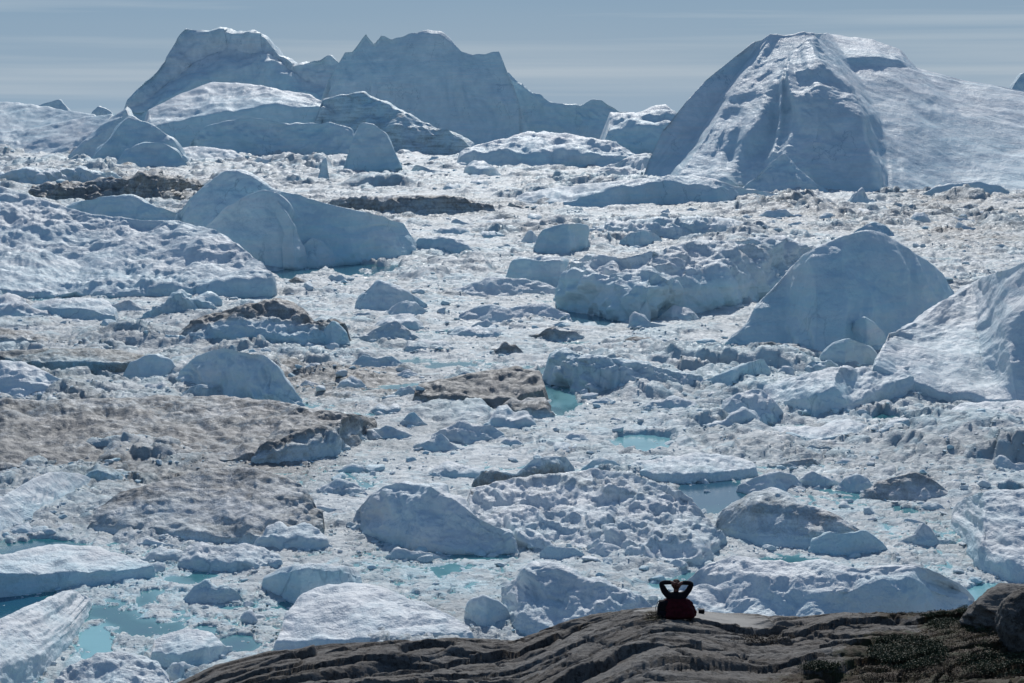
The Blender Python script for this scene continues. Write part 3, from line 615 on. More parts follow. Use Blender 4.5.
for lab_, sh_, px_, py_, w_, h_, k_, dd_ in (
  ('grey-white snow hump on the left part of the vast dirty floe', 'snow hump on the dirty floe', 70, 441, 52, 9, 1.6, .2),
  ('narrow white crest on the vast dirty floe below the flat pale plate', 'narrow white crest', 178, 441, 46, 6, 1.2, .25),
  ('small dirty double hump at the middle of the vast dirty floe', 'dirty double hump', 128, 418, 36, 8, 1.2, .45),
  ('long low grey rib near the lower edge of the vast dirty floe', 'low grey rib', 130, 460, 90, 6, 1.4, .4),
  ('pale wedge on the vast dirty floe left of the dirt-capped ledge', 'pale wedge on the dirty floe', 238, 446, 30, 7, .8, .15),
  ('small bluish block on the vast dirty floe right of the smooth blue boulder', 'bluish block on the dirty floe', 80, 417, 22, 7, .6, .1),
  ('thin brown ridge on the vast dirty floe right of the flat pale plate', 'thin brown ridge', 292, 426, 48, 7, 1.0, .6)):
    xs_ = [-.5, -.3, -.1, .08, .25, .4, .5]; hs_ = [.1, .6, .95, .7, 1.0, .5, .1]
    B(Mo, lab_, sh_, [' '.join(f'{px_ + w_ * x:.1f},{py_ + 1.5 - 6 * x * x:.1f}' for x in xs_), (k_, ' '.join(f'{px_ + w_ * x:.1f},{py_ - h_ * q:.1f}' for x, q in zip(xs_, hs_)))], dirt=dd_, blue=.2, rough=1.5, grain=1)


# ------------------------------------------------------------------ the pack ice and the water
def ell(px, py, items, soft=.45):
    out = np.zeros(px.shape)
    if px.size > 10 and px.max() > 400:
        wu = 10 * perlin2(px / 26, py / 11, 401) + 5 * perlin2(px / 9, py / 4.5, 402) + 2.5 * perlin2(px / 4, py / 2.2, 403)
        wv = 4.5 * perlin2(px / 30, py / 12, 404) + 2.2 * perlin2(px / 10, py / 4, 405)
        px = px + wu; py = py + wv
    for it in items:
        cx, cy, rx, ry = it[:4]; v = it[4] if len(it) > 4 else 1.0
        d = np.sqrt(((px - cx) / rx) ** 2 + ((py - cy) / ry) ** 2)
        out = np.maximum(out, v * sstep(1 + soft, 1 - soft, d))
    return out
POOLS = [(641, 444, 32, 8), (712, 498, 36, 16), (561, 399, 14, 14), (549, 376, 10, 12), (596, 316, 30, 8), (30, 548, 55, 7), (20, 606, 50, 12), (96, 645, 16, 16), (140, 628, 20, 9),
         (236, 645, 16, 9), (292, 602, 9, 10), (888, 419, 20, 4), (988, 594, 20, 8), (78, 381, 66, 4), (290, 272, 30, 5), (350, 268, 50, 4), (588, 508, 14, 4), (905, 512, 8, 3), (480, 556, 30, 3),
         (150, 598, 10, 8), (205, 632, 12, 4), (1015, 500, 10, 4), (440, 640, 8, 8), (830, 362, 30, 3)]
OPEN = [(150, 610, 140, 50, .95), (250, 530, 70, 45, .28), (400, 575, 130, 38, .5), (850, 530, 150, 35, .22), (420, 460, 90, 35, .2), (950, 592, 70, 25, .5), (560, 400, 60, 30, .3), (130, 300, 140, 20, .25), (60, 620, 90, 60, .8)]
FLAT = [(40, 540, 110, 26, 1), (150, 600, 190, 70, .9), (260, 510, 70, 60, .9), (400, 460, 120, 40, .85), (400, 580, 140, 50, .8), (860, 520, 160, 45, .75), (520, 330, 190, 45, .6), (820, 470, 140, 30, .6), (700, 335, 90, 25, .6), (600, 420, 100, 25, .5)]
DIRT = [(190, 468, 200, 34, .36), (60, 395, 120, 30, .3), (100, 350, 130, 22, .26), (330, 385, 120, 18, .36), (410, 212, 130, 14, .30), (960, 220, 120, 40, .32), (120, 188, 130, 18, .3), (640, 500, 130, 50, .25), (540, 232, 90, 18, .2), (800, 215, 140, 16, .28), (830, 455, 120, 22, .15), (650, 350, 60, 20, .12), (600, 410, 60, 16, .25), (930, 300, 60, 30, .2), (780, 355, 60, 10, .3), (760, 440, 70, 12, .2)]
# low slabs, wedges and humps frozen into the pack, each a thing of its own
def where_is(u, v):
    B_ = NAMED
    BX = np.array([(b[4] + b[5]) / 2 for b in B_]); BY = np.array([b[6] for b in B_]); BW = np.array([(b[5] - b[4]) / 2 for b in B_])
    j = int(np.argmin(np.maximum(np.abs(u - BX) - BW, 0) + np.abs(v - BY) * 1.6 + .15 * np.abs(u - BX)))
    rel = 'left of' if u < BX[j] - BW[j] else 'right of' if u > BX[j] + BW[j] else 'in front of' if v > BY[j] else 'behind'
    return rel + ' the ' + B_[j][3]
NAMED = list(BERGS)
Q = np.random.RandomState(21)
placed = []; used = set()
tries = 0
while len(placed) < 190 and tries < 8000:
    tries += 1
    py = 150 + 420 * Q.rand() ** 1.5; px = Q.uniform(-15, 1040)
    sc = .55 + 1.0 * sstep(150, 420, py)
    w = Q.uniform(16, 46) * sc * (1.6 if Q.rand() < .2 else 1)
    if any(b[4] - 4 < px < b[5] + 4 and b[7] - 2 < py < b[6] + 5 for b in NAMED): continue
    if any(abs(px - q[0]) < .55 * (w + q[2]) and abs(py - q[1]) < 7 * sc for q in placed): continue
    if any(((px - e[0]) / (e[2] + w * .5)) ** 2 + ((py - e[1]) / (e[3] + 5)) ** 2 < 1 for e in POOLS): continue
    if Q.rand() < .75 and any(((px - e[0]) / e[2]) ** 2 + ((py - e[1]) / e[3]) ** 2 < .8 for e in FLAT): continue
    kind = Q.choice(['slab', 'wedge', 'hump', 'ridge'])
    hp = w * Q.uniform(.16, .34); xs = np.linspace(-.5, .5, 8); tl = Q.uniform(-.4, .4)
    if kind == 'slab': prof = np.clip(1 - (np.abs(xs) * 2) ** 6, .12, 1) * (1 + tl * xs)
    elif kind == 'wedge': s_ = Q.choice([-1, 1]); prof = np.clip(.55 + s_ * xs * 1.0, .1, 1) * np.clip((.5 - s_ * xs) * 9, .1, 1)
    elif kind == 'hump': prof = np.clip(1 - (np.abs(xs + tl * .3) * 2) ** 2.2, .08, 1)
    else: prof = np.clip(1 - np.abs(xs) * 1.7, .1, 1) * (.6 + .7 * Q.rand(8))
    jit = 1 + .16 * Q.normal(size=8)
    foot = ' '.join(f'{px + w * x_:.1f},{py + hp * .16 * (1 - 4 * x_ * x_):.1f}' for x_ in xs)
    e1 = ' '.join(f'{px + w * x_:.1f},{py - hp * p_ * j_ * (.45 if kind != "ridge" else .5):.1f}' for x_, p_, j_ in zip(xs, prof, jit))
    cr_ = ' '.join(f'{px + w * x_ * .93:.1f},{py - hp * p_ * j_:.1f}' for x_, p_, j_ in zip(xs, prof, jit))
    k2 = {'slab': 5, 'wedge': 1.0, 'hump': 1.9, 'ridge': .8}[kind]
    dirty = Q.rand() < (.34 if py < 420 else .15)
    dv_ = Q.uniform(.25, .6) if dirty else Q.uniform(0, .12)
    wd = 'grey dirty' if dirty and dv_ > .4 else 'streaked' if dirty else Q.choice(['white', 'pale', 'snowy'])
    loc = where_is(px, py)
    lab = f"{'long' if w > 55 else 'low' if kind == 'slab' else 'squat'} {wd} ice {kind} in the pack {loc}"
    if lab in used: continue
    used.add(lab); placed.append((px, py, w))
    berg('ice_floe' if kind == 'slab' else 'ice_hummock', lab, 'x', 'ice floe' if kind == 'slab' else 'ice hummock', [foot, (Q.uniform(.4, 1.0), e1), (k2, cr_)], rough=.9, blocky=.25 if kind == 'ridge' else .08, facet=1.0, grain=.6,
         dirt=[dv_ * .5, dv_, dv_], blue=[.45, .3, .06], seed=1000 + tries, group='low slabs and hummocks frozen into the pack')
BERGS = NAMED
def sheet_fields(x, y):
    r = np.hypot(x, y); px = r / FPX
    u, v = project(x, y, np.zeros_like(x))
    lw = lambda L: np.clip(L / (px * 4.5) - 1, 0, 1)
    flat = ell(u, v, FLAT, .6); opn = ell(u, v, OPEN, .6); pool = ell(u, v, POOLS, .3)
    n30 = perlin2(x / 34, y / 48, 1); n90 = perlin2(x / 95, y / 150, 2)
    hum = np.clip(.72 + .5 * n90 + .35 * n30, .12, 1.3) * (1 - .82 * flat)
    far = sstep(350, 1300, r)
    h = .16 + .30 * hum * n30
    b = np.zeros_like(x); bl = np.zeros_like(x)
    smo = .50 + .6 * sstep(-.25, .3, perlin2(x / 24, y / 36, 87) + .5 * perlin2(x / 9, y / 13, 88))      # smooth snowy patches between the rubble
    for q, (L, A, pres) in enumerate(((60, 3.0, .26), (30, 2.3, .34), (14, 1.6, .42), (7.0, 1.1, .5), (3.4, .62, .55), (1.7, .34, .62), (.8, .17, .75), (.38, .075, .9))):
        w = lw(L)
        if w.max() <= 0: continue
        wx = x + L * .35 * perlin2(x / L / .9, y / L / .9, 40 + q); wy = y + L * .35 * perlin2(x / L / .9 + 9, y / L / .9 + 5, 60 + q)
        f1, f2, hid, ax, ay = worley2(wx / L, wy / (L * 1.25), 100 + q)
        on = sstep(1 - pres - .05, 1 - pres + .35, hid + .35 * (hum - .7))
        edge = sstep(0.02, .22, f2 - f1)
        dome = np.clip(1 - 1.0 * f1 * f1, 0, 1)
        t1 = (frac(hid * 53) - .5) * 1.5; t2 = (frac(hid * 97) - .5) * 1.5
        blk = on * edge * (dome * (.35 + .6 * frac(hid * 7)) + .8 * (t1 * ax + t2 * ay))
        amp = 1.25 * A * (hum if L > 3 else (.2 + .6 * np.clip(hum, 0, 1.0)) * smo)
        amp = amp * (1 + .8 * far)
        b += w * amp * blk
        bl = np.maximum(bl, w * on * edge * (frac(hid * 29) > .72) * .5)
        if L < 4: h -= w * (.22 + .5 * opn) * smo * L * .32 * (1 - sstep(.0, .22, f2 - f1))
    for L, A in ((26, .8), (12, .5), (5.5, .3), (2.4, .15), (1.1, .07)):
        nz = perlin2(x / L, y / L, int(L * 10)); h += lw(L) * A * (.3 + .7 * hum) * (.6 - 1.7 * np.abs(nz) if L > 2 else nz)
    h += b * (1 - .75 * opn)
    # thin flat plates of brash jammed together where the water is open
    pl = np.full_like(x, -.3)
    for q, (L, pr) in enumerate(((3.4, .42), (1.7, .55), (.85, .62), (.45, .6))):
        f1, f2, hid, ax, ay = worley2(x / L + .3 * perlin2(x / L * 1.7, y / L * 1.7, 330 + q), y / (L * 1.15), 320 + q)
        tp = .05 + .06 * L * frac(hid * 13) + .05 * (frac(hid * 41) - .5) * ax * L
        pl = np.maximum(pl, np.where(hid < pr, -.35 + (tp + .35) * sstep(.02, .16, f2 - f1), -.35))
    plm = sstep(.05, .35, opn)
    h = h * (1 - plm) + plm * (pl + .35 * np.maximum(h, 0))
    gap = sstep(.24, .58, perlin2(x / 7, y / 9, 71) + .5 * perlin2(x / 2.6, y / 3.2, 72) - .02)
    h -= opn * .42 * gap
    h = h * (1 - pool) + pool * (-1.6)
    h = np.where(r > 9000, .3, h)
    # grounded silt: broad streaks plus the known dirty patches
    st = perlin2(x / 60 + .3 * n90, y / 170, 81) + .5 * perlin2(x / 22, y / 60, 82)
    wet = sstep(.16, -.05, h)
    dirt = ell(u, v, DIRT, .7) + .11 * sstep(.15, .8, st) + .12 * sstep(.2, .7, perlin2(x / 9, y / 14, 83)) + .05 + .07 * sstep(420, 700, r) * sstep(2600, 1300, r) * sstep(-.5, .5, perlin2(x / 45, y / 90, 85))
    dirt = dirt * (1 - .7 * opn) + .10 * (hum > .2) * sstep(.1, .6, perlin2(x / 40, y / 18, 84))
    blue = np.clip(bl * .7 + .16 * opn - .05 + wet * (.35 + .6 * opn), 0, 1)
    return h, np.clip(dirt, 0, 1), blue, opn, pool
def polar(th0, th1, nth, r):
    th = np.linspace(th0, th1, nth)
    return r[:, None] * np.sin(th)[None, :], r[:, None] * np.cos(th)[None, :]
DR = math.radians
NTH, RS = 900, .0019
rr = [118.0]
while rr[-1] < 3600: rr.append(rr[-1] * (1 + RS))
while rr[-1] < 30000: rr.append(rr[-1] * 1.02)
rr = np.array(rr)
gx, gy = polar(DR(-19), DR(19), NTH, rr)
hs = np.zeros(gx.shape); ds = hs.copy(); bs = hs.copy()
for i in range(0, len(rr), 150):
    a, b, c, _, _ = sheet_fields(gx[i:i + 150], gy[i:i + 150])
    hs[i:i + 150], ds[i:i + 150], bs[i:i + 150] = a, b, c
sheet = mesh_np('brash_ice', np.stack([gx, gy, hs], -1).reshape(-1, 3), grid_faces(*gx.shape), M_BRASH, {'dirt': ds, 'blue': bs})
tag(sheet, 'broken white pack ice choking the fjord between the icebergs', 'pack ice', kind='stuff')
lr, lth = np.log(rr), np.linspace(DR(-19), DR(19), NTH)
def sheet_h(x, y):
    i = np.interp(np.log(np.hypot(x, y)), lr, np.arange(len(rr))); j = np.interp(np.arctan2(x, y), lth, np.arange(NTH))
    return hs[np.clip(np.round(i).astype(int), 0, len(rr) - 1), np.clip(np.round(j).astype(int), 0, NTH - 1)]

wr = np.concatenate([np.geomspace(60, 1500, 620), np.geomspace(1530, 60000, 40)])
wx, wy = polar(DR(-60), DR(60), 1500, wr)
u, v = project(wx, wy, np.zeros_like(wx))
inw = (np.abs(np.arctan2(wx, wy)) < DR(19)).astype(float)
def boxblur(a, k):
    for ax in (0, 1):
        c = np.cumsum(np.concatenate([np.repeat(np.take(a, [0], ax), k, ax), a, np.repeat(np.take(a, [-1], ax), k, ax)], ax), ax)
        n_ = a.shape[ax]
        a = (np.take(c, np.arange(2 * k, 2 * k + n_), ax) - np.take(c, np.arange(0, n_), ax)) / (2 * k)
    return a
near_ice = boxblur(boxblur((hs > -.12).astype(float), 7), 5)
def sheet_near(x, y):
    i = np.interp(np.log(np.hypot(x, y)), lr, np.arange(len(rr))); j = np.interp(np.arctan2(x, y), lth, np.arange(NTH))
    return near_ice[np.clip(np.round(i).astype(int), 0, len(rr) - 1), np.clip(np.round(j).astype(int), 0, NTH - 1)]
shal = .10 + inw * (.75 * sheet_near(wx, wy) ** 1.3 + .15 * ell(u, v, OPEN, .6) + .75 * ell(u, v, [(641, 444, 40, 12), (96, 645, 20, 20), (561, 399, 16, 10), (988, 594, 30, 12), (440, 640, 40, 20)], .5) - .30 * ell(u, v, [(596, 316, 40, 10), (705, 492, 34, 12), (20, 606, 30, 10), (78, 381, 80, 6)], .5))
tag(mesh_np('sea_water', np.stack([wx, wy, 0 * wx], -1).reshape(-1, 3), grid_faces(*wx.shape), M_WATER, {'shallow': np.clip(shal, 0, 1)}), kind='structure')

# ------------------------------------------------------------------ loose chunks
def chunk_shape(seed, sub):
    bm = bmesh.new(); bmesh.ops.create_icosphere(bm, subdivisions=sub, radius=1)
    co = np.array([v.co for v in bm.verts]); fa = np.array([[v.index for v in f.verts] for f in bm.faces]); bm.free()
    R = np.random.RandomState(seed)
    for _ in range(9):
        n = R.normal(size=3); n /= np.linalg.norm(n); d = R.uniform(.45, .85)
        s = co @ n - d
        co = co - np.outer(np.maximum(s, 0), n)
    p = co * 1.4
    co = co * (1 + .18 * perlin3(p[:, 0], p[:, 1], p[:, 2], seed))[:, None]
    co *= np.array([R.uniform(.8, 1.4), R.uniform(.7, 1.2), R.uniform(.3, .7)])
    return co, fa
R = np.random.RandomState(5)
NCH = 19000
lo = [chunk_shape(s, 1) for s in range(16)]
rc = np.exp(R.uniform(np.log(165), np.log(2300), NCH * 2)); tc = R.uniform(DR(-16.5), DR(16.5), NCH * 2)
cx, cy = rc * np.sin(tc), rc * np.cos(tc)
_, cd, _, co_, cpool = sheet_fields(cx, cy)
clump = perlin2(cx / 26, cy / 40, 301) + .6 * perlin2(cx / 8, cy / 12, 302)
keep = ((cpool < .25) | (R.rand(NCH * 2) < .22)) & (R.rand(NCH * 2) < sstep(-.35, .55, clump) + .04 + .5 * (rc < 260))
idx = np.where(keep)[0][:NCH]
cx, cy, rc, cd, co_ = cx[idx], cy[idx], rc[idx], cd[idx], co_[idx]
fx, fy = [], []
for F_ in FEET:
    pp_ = np.hypot(F_[:, 0], F_[:, 1]) / FPX
    m_ = int(len(F_) * .55)
    k_ = R.randint(0, len(F_), m_)
    k_ = k_[perlin2(F_[k_, 0] / (pp_[k_] * 40), F_[k_, 1] / (pp_[k_] * 40), 77) + .25 * R.normal(size=m_) > -.05]
    o_ = np.abs(R.normal(size=len(k_))) * pp_[k_] * 6
    fx.append(F_[k_, 0] + R.normal(size=len(k_)) * pp_[k_] * 2); fy.append(F_[k_, 1] - o_)
fx, fy = np.concatenate(fx), np.concatenate(fy)
cx, cy = np.concatenate([cx, fx]), np.concatenate([cy, fy]); rc = np.hypot(cx, cy)
cd = np.concatenate([cd, np.full(len(fx), .08)]); co_ = np.concatenate([co_, np.zeros(len(fx))]); idx = cx
size = np.minimum(rc / FPX * 1.15 * (R.rand(len(idx)) + 1e-3) ** (-1 / 2.6) * (1 - .35 * sstep(350, 900, rc)), .55 + 1.5 * R.rand(len(idx)) + rc / 900)
cz = np.maximum(sheet_h(cx, cy), -.05) + size * .06
# coarse depth picture of the bergs, to see which chunks stand in the open
zb = np.full((H_, W_), 1e9)
for o in list(COL.objects):
    if o.name.startswith(('iceberg', 'ice_')):
        a = np.zeros(len(o.data.vertices) * 3, np.float32); o.data.vertices.foreach_get('co', a); a = a.reshape(-1, 3).astype(float)
        uu, vv = project(a[:, 0], a[:, 1], a[:, 2]); ui, vi = np.round(uu).astype(int), np.round(vv).astype(int)
        for du in (-1, 0, 1):
            for dv_ in (0, 1):
                k = (ui + du >= 0) & (ui + du < W_) & (vi + dv_ >= 0) & (vi + dv_ < H_)
                np.minimum.at(zb, (vi[k] + dv_, ui[k] + du), a[k, 1])
ROCKLINE = np.array([(-1600, 900), (-400, 790), (0, 735), (120, 700), (165, 683), (200, 668), (260, 655), (320, 646), (370, 643), (440, 640), (485, 642), (515, 641), (545, 632), (575, 622), (605, 616), (640, 609), (665, 607), (700, 610), (735, 615), (770, 618), (810, 617), (860, 612), (890, 614), (930, 618), (965, 615), (1000, 612), (1100, 606), (1400, 600), (2600, 610)], float)
cu, cv = project(cx, cy, cz + size * .4)
inb = (cu > 3) & (cu < W_ - 4) & (cv > 130) & (cv < np.interp(cu, ROCKLINE[:, 0], ROCKLINE[:, 1]) - 3)
uq, vq = np.clip(np.round(cu).astype(int), 0, W_ - 1), np.clip(np.round(cv).astype(int), 0, H_ - 1)
free = inb & (zb[vq, uq] > cy - 1.0)
score = np.where(free, size / rc, 0)
top = np.argsort(-score)[:290]
hi = [chunk_shape(50 + s, 3) for s in range(12)]
chunk_mesh = []
for q, (c, f) in enumerate(hi):
    o = mesh_np('ice_chunk', c, f, M_ICE, {'dirt': np.full(len(c), [0, 0, .1, 0, 0, .22][q % 6]), 'blue': np.full(len(c), [.3, .5, .2, .15, .55, .2][q % 6])})
    chunk_mesh.append(o.data); bpy.data.objects.remove(o)
for q, i in enumerate(top):
    k = q % 12
    o = bpy.data.objects.new('ice_chunk', chunk_mesh[k]); COL.objects.link(o)
    s = float(size[i])
    o.location = (cx[i], cy[i], cz[i]); o.scale = (s, s, s); o.rotation_euler = (R.uniform(-.3, .3), R.uniform(-.3, .3), R.uniform(0, 6.28))
    loc = where_is(cu[i], cv[i])
    tone = ['pale', 'blue', 'white', 'white', 'blue', 'greyish'][k % 6]
    px_w = s * 2 / rc[i] * FPX
    big = 'biggish' if px_w > 14 else 'small' if px_w > 9 else 'tiny'
    tag(o, f'{big} {tone} ice chunk {loc}', 'ice chunk', 'loose ice chunks scattered over the pack ice')
rest = np.setdiff1d(np.arange(len(cx)), top)
V, Fa, dv, bv, base = [], [], [], [], 0
for i in rest:
    c, f = lo[i % 16]
    a = R.uniform(0, 6.28); ca, sa = math.cos(a), math.sin(a)
    p = c * size[i]
    V.append(np.stack([p[:, 0] * ca - p[:, 1] * sa + cx[i], p[:, 0] * sa + p[:, 1] * ca + cy[i], p[:, 2] + cz[i]], 1)); Fa.append(f + base); base += len(c)
    dv.append(np.full(len(c), cd[i] * .8)); bv.append(np.full(len(c), R.choice([.1, .2, .3, .55])))
tag(mesh_np('ice_rubble', np.concatenate(V), np.concatenate(Fa), M_ICE, {'dirt': np.concatenate(dv), 'blue': np.concatenate(bv)}, smooth=False), 'countless small ice fragments littering the pack ice', 'ice rubble', kind='stuff')

# ------------------------------------------------------------------ bedrock in the foreground
YC = lambda u: np.interp(u, [-400, 165, 400, 520, 676, 860, 1000, 1400], [47, 46.5, 47.5, 48.5, 47.4, 48, 47, 46])
def rock_z(x, y):
    u = 512 + FPX * CP * x / y * 1.0
    u = 512 + FPX * x / y * (CP + .26 * SP)          # pixel column of a point about 15 degrees below the horizon
    pv = np.interp(u, ROCKLINE[:, 0], ROCKLINE[:, 1])
    _, t = slopes(u, pv)
    yc = YC(u); zc = CAMZ - yc * t
    d = yc - y
    base = np.where(d > 0, zc + .165 * d - .0006 * d * d, zc + .27 * d - .03 * d * d)
    ph = math.radians(33); ca, sa = math.cos(ph), math.sin(ph)
    a = x * ca + y * sa; b = -x * sa + y * ca
    wob = perlin2(a / 5.0, b / 2.6, 5) + .4 * perlin2(a / 1.6, b / .9, 6)
    def saw(T, A, w, s):
        tt = b / T + w * wob + .5 * perlin2(a / 9, b / 5, s)
        k = np.floor(tt); fr = tt - k
        am = .25 + 1.1 * hf(k.astype(np.int64), np.zeros(k.shape, np.int64), s)
        am = am * sstep(-.35, .35, perlin2(a / 4.5, k * 3.7, s + 3))
        return A * am * (np.where(fr < .06, fr / .06, 1 - (fr - .06) / .94) - .5)
    def lens(La, Lb, s):
        f1, f2, hid, ax, ay = worley2(a / La + .25 * perlin2(a / La * 1.3, b / Lb * .7, s + 1), b / Lb + .3 * perlin2(a / La * .9, b / Lb * .6, s + 2), s)
        return np.sqrt(np.clip(1.25 - f1 * f1, 0, 2)) * (.55 + .6 * hid) + .35 * (frac(hid * 37) - .5) * ay
    h = .58 * lens(5.5, 1.7, 21) + .22 * lens(2.1, .7, 22) + .07 * lens(.6, .24, 23) - .62 + saw(2.6, .30, .5, 26) * .8
    h += .05 * facet2(a / 1.4, b / .5, 16) + .20 * perlin2(a / 6, b / 3, 7)
    h -= .16 * np.exp(-(perlin2(b / 4.5, a / 2.2, 27) / .03) ** 2) * sstep(-.05, .3, perlin2(a / 2.5, b / 2.5, 28))
    h += .022 * perlin2(x / .3, y / .4, 10) + .018 * perlin2(x / .12, y / .16, 13)
    h -= .22 * np.exp(-(perlin2(a / 7, b / 1.3, 11) / .022) ** 2) * sstep(-.1, .3, perlin2(a / 3, b / 3, 12))
    slab = ell(x, y, [(SLAB[0] + .35, SLAB[1] - .5, 1.9, 1.7)], .35) if SLAB else 0 * x
    h = h * (1 - .93 * slab)
    tap = np.where(d > 0, .35 + .65 * sstep(0, 3.0, d), np.exp(d / 1.5) * .35)
    return base + h * tap, slab
SLAB = None
sx_p, _ = slopes(676.0, 612.0)
SLAB = (float(sx_p) * 46.7, 46.7)
ys = np.concatenate([np.linspace(6, 28, 40)[:-1], np.linspace(28, 36, 110)[:-1], np.linspace(36, 50.5, 430), np.geomspace(50.6, 125, 60)])
us = np.concatenate([np.linspace(-1500, -210, 130)[:-1], np.linspace(-200, 1224, 1200), np.linspace(1234, 2600, 140)])
gxr = ((us - 512) / (FPX * (CP + .26 * SP)))[None, :] * ys[:, None]; gyr = ys[:, None] + 0 * gxr
gzr, bare = rock_z(gxr, gyr)
ru, rv = project(gxr, gyr, gzr)
SOIL = [(905, 655, 70, 26, .9), (985, 660, 80, 30, 1.0), (960, 625, 40, 18, .95), (900, 612, 25, 7, .8), (930, 690, 200, 22, .9), (770, 640, 40, 8, .45), (720, 665, 40, 10, .4), (655, 615, 12, 7, .6), (470, 648, 30, 4, .35), (620, 690, 200, 8, .5)]
soil = ell(ru, rv, SOIL, .5) * (gyr < 52) * (gyr > 30)
tag(mesh_np('bedrock_slope', np.stack([gxr, gyr, gzr], -1).reshape(-1, 3), grid_faces(*gxr.shape), M_ROCK, {'soil': soil, 'bare': bare}), kind='structure')
def on_rock(px, py):
    Y = np.linspace(34, 52, 1500); sx, t = slopes(float(px), float(py))
    z = CAMZ - Y * t
    g = rock_z(sx * Y, Y)[0]
    k = np.where(z <= g)[0]
    k = int(k[0]) if len(k) else len(Y) - 1
    return Vector((float(sx * Y[k]), float(Y[k]), float(g[k])))
def boulder(label, px, py, r, sc, rz, seed):
    bm = bmesh.new(); bmesh.ops.create_icosphere(bm, subdivisions=6, radius=1)
    co = np.array([v.co for v in bm.verts]); fa = np.array([[v.index for v in f.verts] for f in bm.faces]); bm.free()
    Q = np.random.RandomState(seed)
    for _ in range(7):
        n = Q.normal(size=3); n /= np.linalg.norm(n); co -= np.outer(np.maximum(co @ n - Q.uniform(.72, .93), 0), n) * .8
    for L, A in ((1.0, .13), (.45, .08), (.2, .04), (.09, .02), (.045, .012)):
        co = co * (1 + A * perlin3(co[:, 0] / L, co[:, 1] / L, co[:, 2] / L * 1.6, seed))[:, None]
    co = co * np.array(sc) * r
    o = mesh_np('boulder', co, fa, M_ROCK, {'soil': np.zeros(len(co)), 'bare': np.zeros(len(co))})
    p = on_rock(px, py)
    o.location = p + Vector((0, 0, sc[2] * r * .25)); o.rotation_euler = (0, 0, rz)
    return tag(o, label, 'boulder')
boulder('large dark weathered boulder at the right frame edge, behind the mossy gully', 1016, 622, 1.0, (1.25, .9, .62), .3, 3)
boulder('paler rounded boulder at the right frame edge in front of the dark one', 1032, 640, .95, (.85, .7, .85), .8, 9)

# ------------------------------------------------------------------ tundra plants
def shrub_leaves(name, label, zones, mat, n, hgt, leaf):
    V, Fc = [], []; b = 0
    for (px, py, rx, ry, wt) in zones:
        for _ in range(int(n * wt)):
            a = R.uniform(0, 6.28); q = math.sqrt(R.rand())
            p = on_plant(px + rx * q * math.cos(a), py + ry * q * math.sin(a))
            if p is None: continue
            k = .5 + .5 * float(perlin2(np.array([p.x * 2.2]), np.array([p.y * 1.6]), 91)[0])
            if R.rand() > .25 + k: continue
            c = Vector((p.x + R.normal() * .05, p.y + R.normal() * .05, p.z + hgt * k * (1 - .6 * q) * R.rand() ** .6))
            d1 = Vector(R.normal(size=3)).normalized() * leaf * R.uniform(.6, 1.4); d2 = d1.cross(Vector(R.normal(size=3))).normalized() * leaf * R.uniform(.3, .6)
            V += [c - d1, c + d2, c + d1, c - d2]; Fc.append((b, b + 1, b + 2, b + 3)); b += 4
    o = mesh_np(name, np.array(V), np.array(Fc), mat, smooth=False)
    return tag(o, label, name.replace('_', ' '), kind='stuff')
_pc = {}
def on_plant(px, py):
    key = (round(px / 2), round(py / 1.0))
    if key not in _pc: _pc[key] = on_rock(px, py)
    return _pc[key]
def leafmat(name, c1, c2):
    m, nt, N, L, P = nmat(name)
    pos = nn(nt, 'ShaderNodeNewGeometry').outputs['Position']
    link(nt, ramp(nt, noise(nt, pos, 7, 3), [(.35, c1), (.65, c2)]), P.inputs['Base Color']); P.inputs['Roughness'].default_value = .7
    return m
shrub_leaves('dwarf_shrubs', 'low dark green shrubs growing on the soil of the right rock slope', [(908, 653, 40, 17, 1.0), (978, 618, 22, 15, .5), (940, 622, 16, 8, .2), (1000, 665, 40, 12, .35), (888, 609, 12, 3, .12), (820, 668, 20, 5, .15)], leafmat('shrub_leaf', (.022, .036, .012), (.055, .070, .024)), 16000, .2, .019)
shrub_leaves('dry_tundra', 'rust brown heather and dry grass around the shrubs on the rock', [(940, 670, 90, 16, 1.0), (965, 640, 60, 14, .6), (925, 612, 40, 4, .3), (655, 616, 9, 4, .05), (760, 640, 30, 5, .15)], leafmat('dry_leaf', (.05, .028, .014), (.095, .065, .03)), 9000, .06, .017)

# ------------------------------------------------------------------ the person
def skin_mesh(name, nodes, edges, mat, parent=None, sub=2, root=0):
    me = bpy.data.meshes.new(name); me.from_pydata([n[:3] for n in nodes], edges, []); me.update()
    o = bpy.data.objects.new(name + '_cage', me); COL.objects.link(o)
    o.modifiers.new('s', 'SKIN'); sm = o.modifiers.new('d', 'SUBSURF'); sm.levels = sm.render_levels = sub
    for i, n in enumerate(nodes):
        r = n[3]; me.skin_vertices[0].data[i].radius = (r, n[4] if len(n) > 4 else r)
        me.skin_vertices[0].data[i].use_root = i == root
    bpy.context.view_layer.update()
    dg = bpy.context.evaluated_depsgraph_get()
    m2 = bpy.data.meshes.new_from_object(o.evaluated_get(dg)); m2.name = name
    bpy.data.objects.remove(o)
    m2.materials.clear(); m2.materials.append(mat)
    for p in m2.polygons: p.use_smooth = True
    r = bpy.data.objects.new(name, m2); COL.objects.link(r); r.parent = parent
    return r
M_SKIN = plain('skin', (.16, .065, .05), .6, .15, 12); M_DARK = plain('dark_fleece', (.014, .013, .017), .9, .3, 25, .1)
M_RED = plain('red_jacket_cloth', (.055, .005, .009), .85, .4, 14, .15); M_HAIR = plain('brown_hair', (.06, .02, .016), .7, .3, 60); M_BLACK = plain('black_fabric', (.010, .010, .011), .85, .3, 40, .15)
seat = on_rock(676, 617.5)
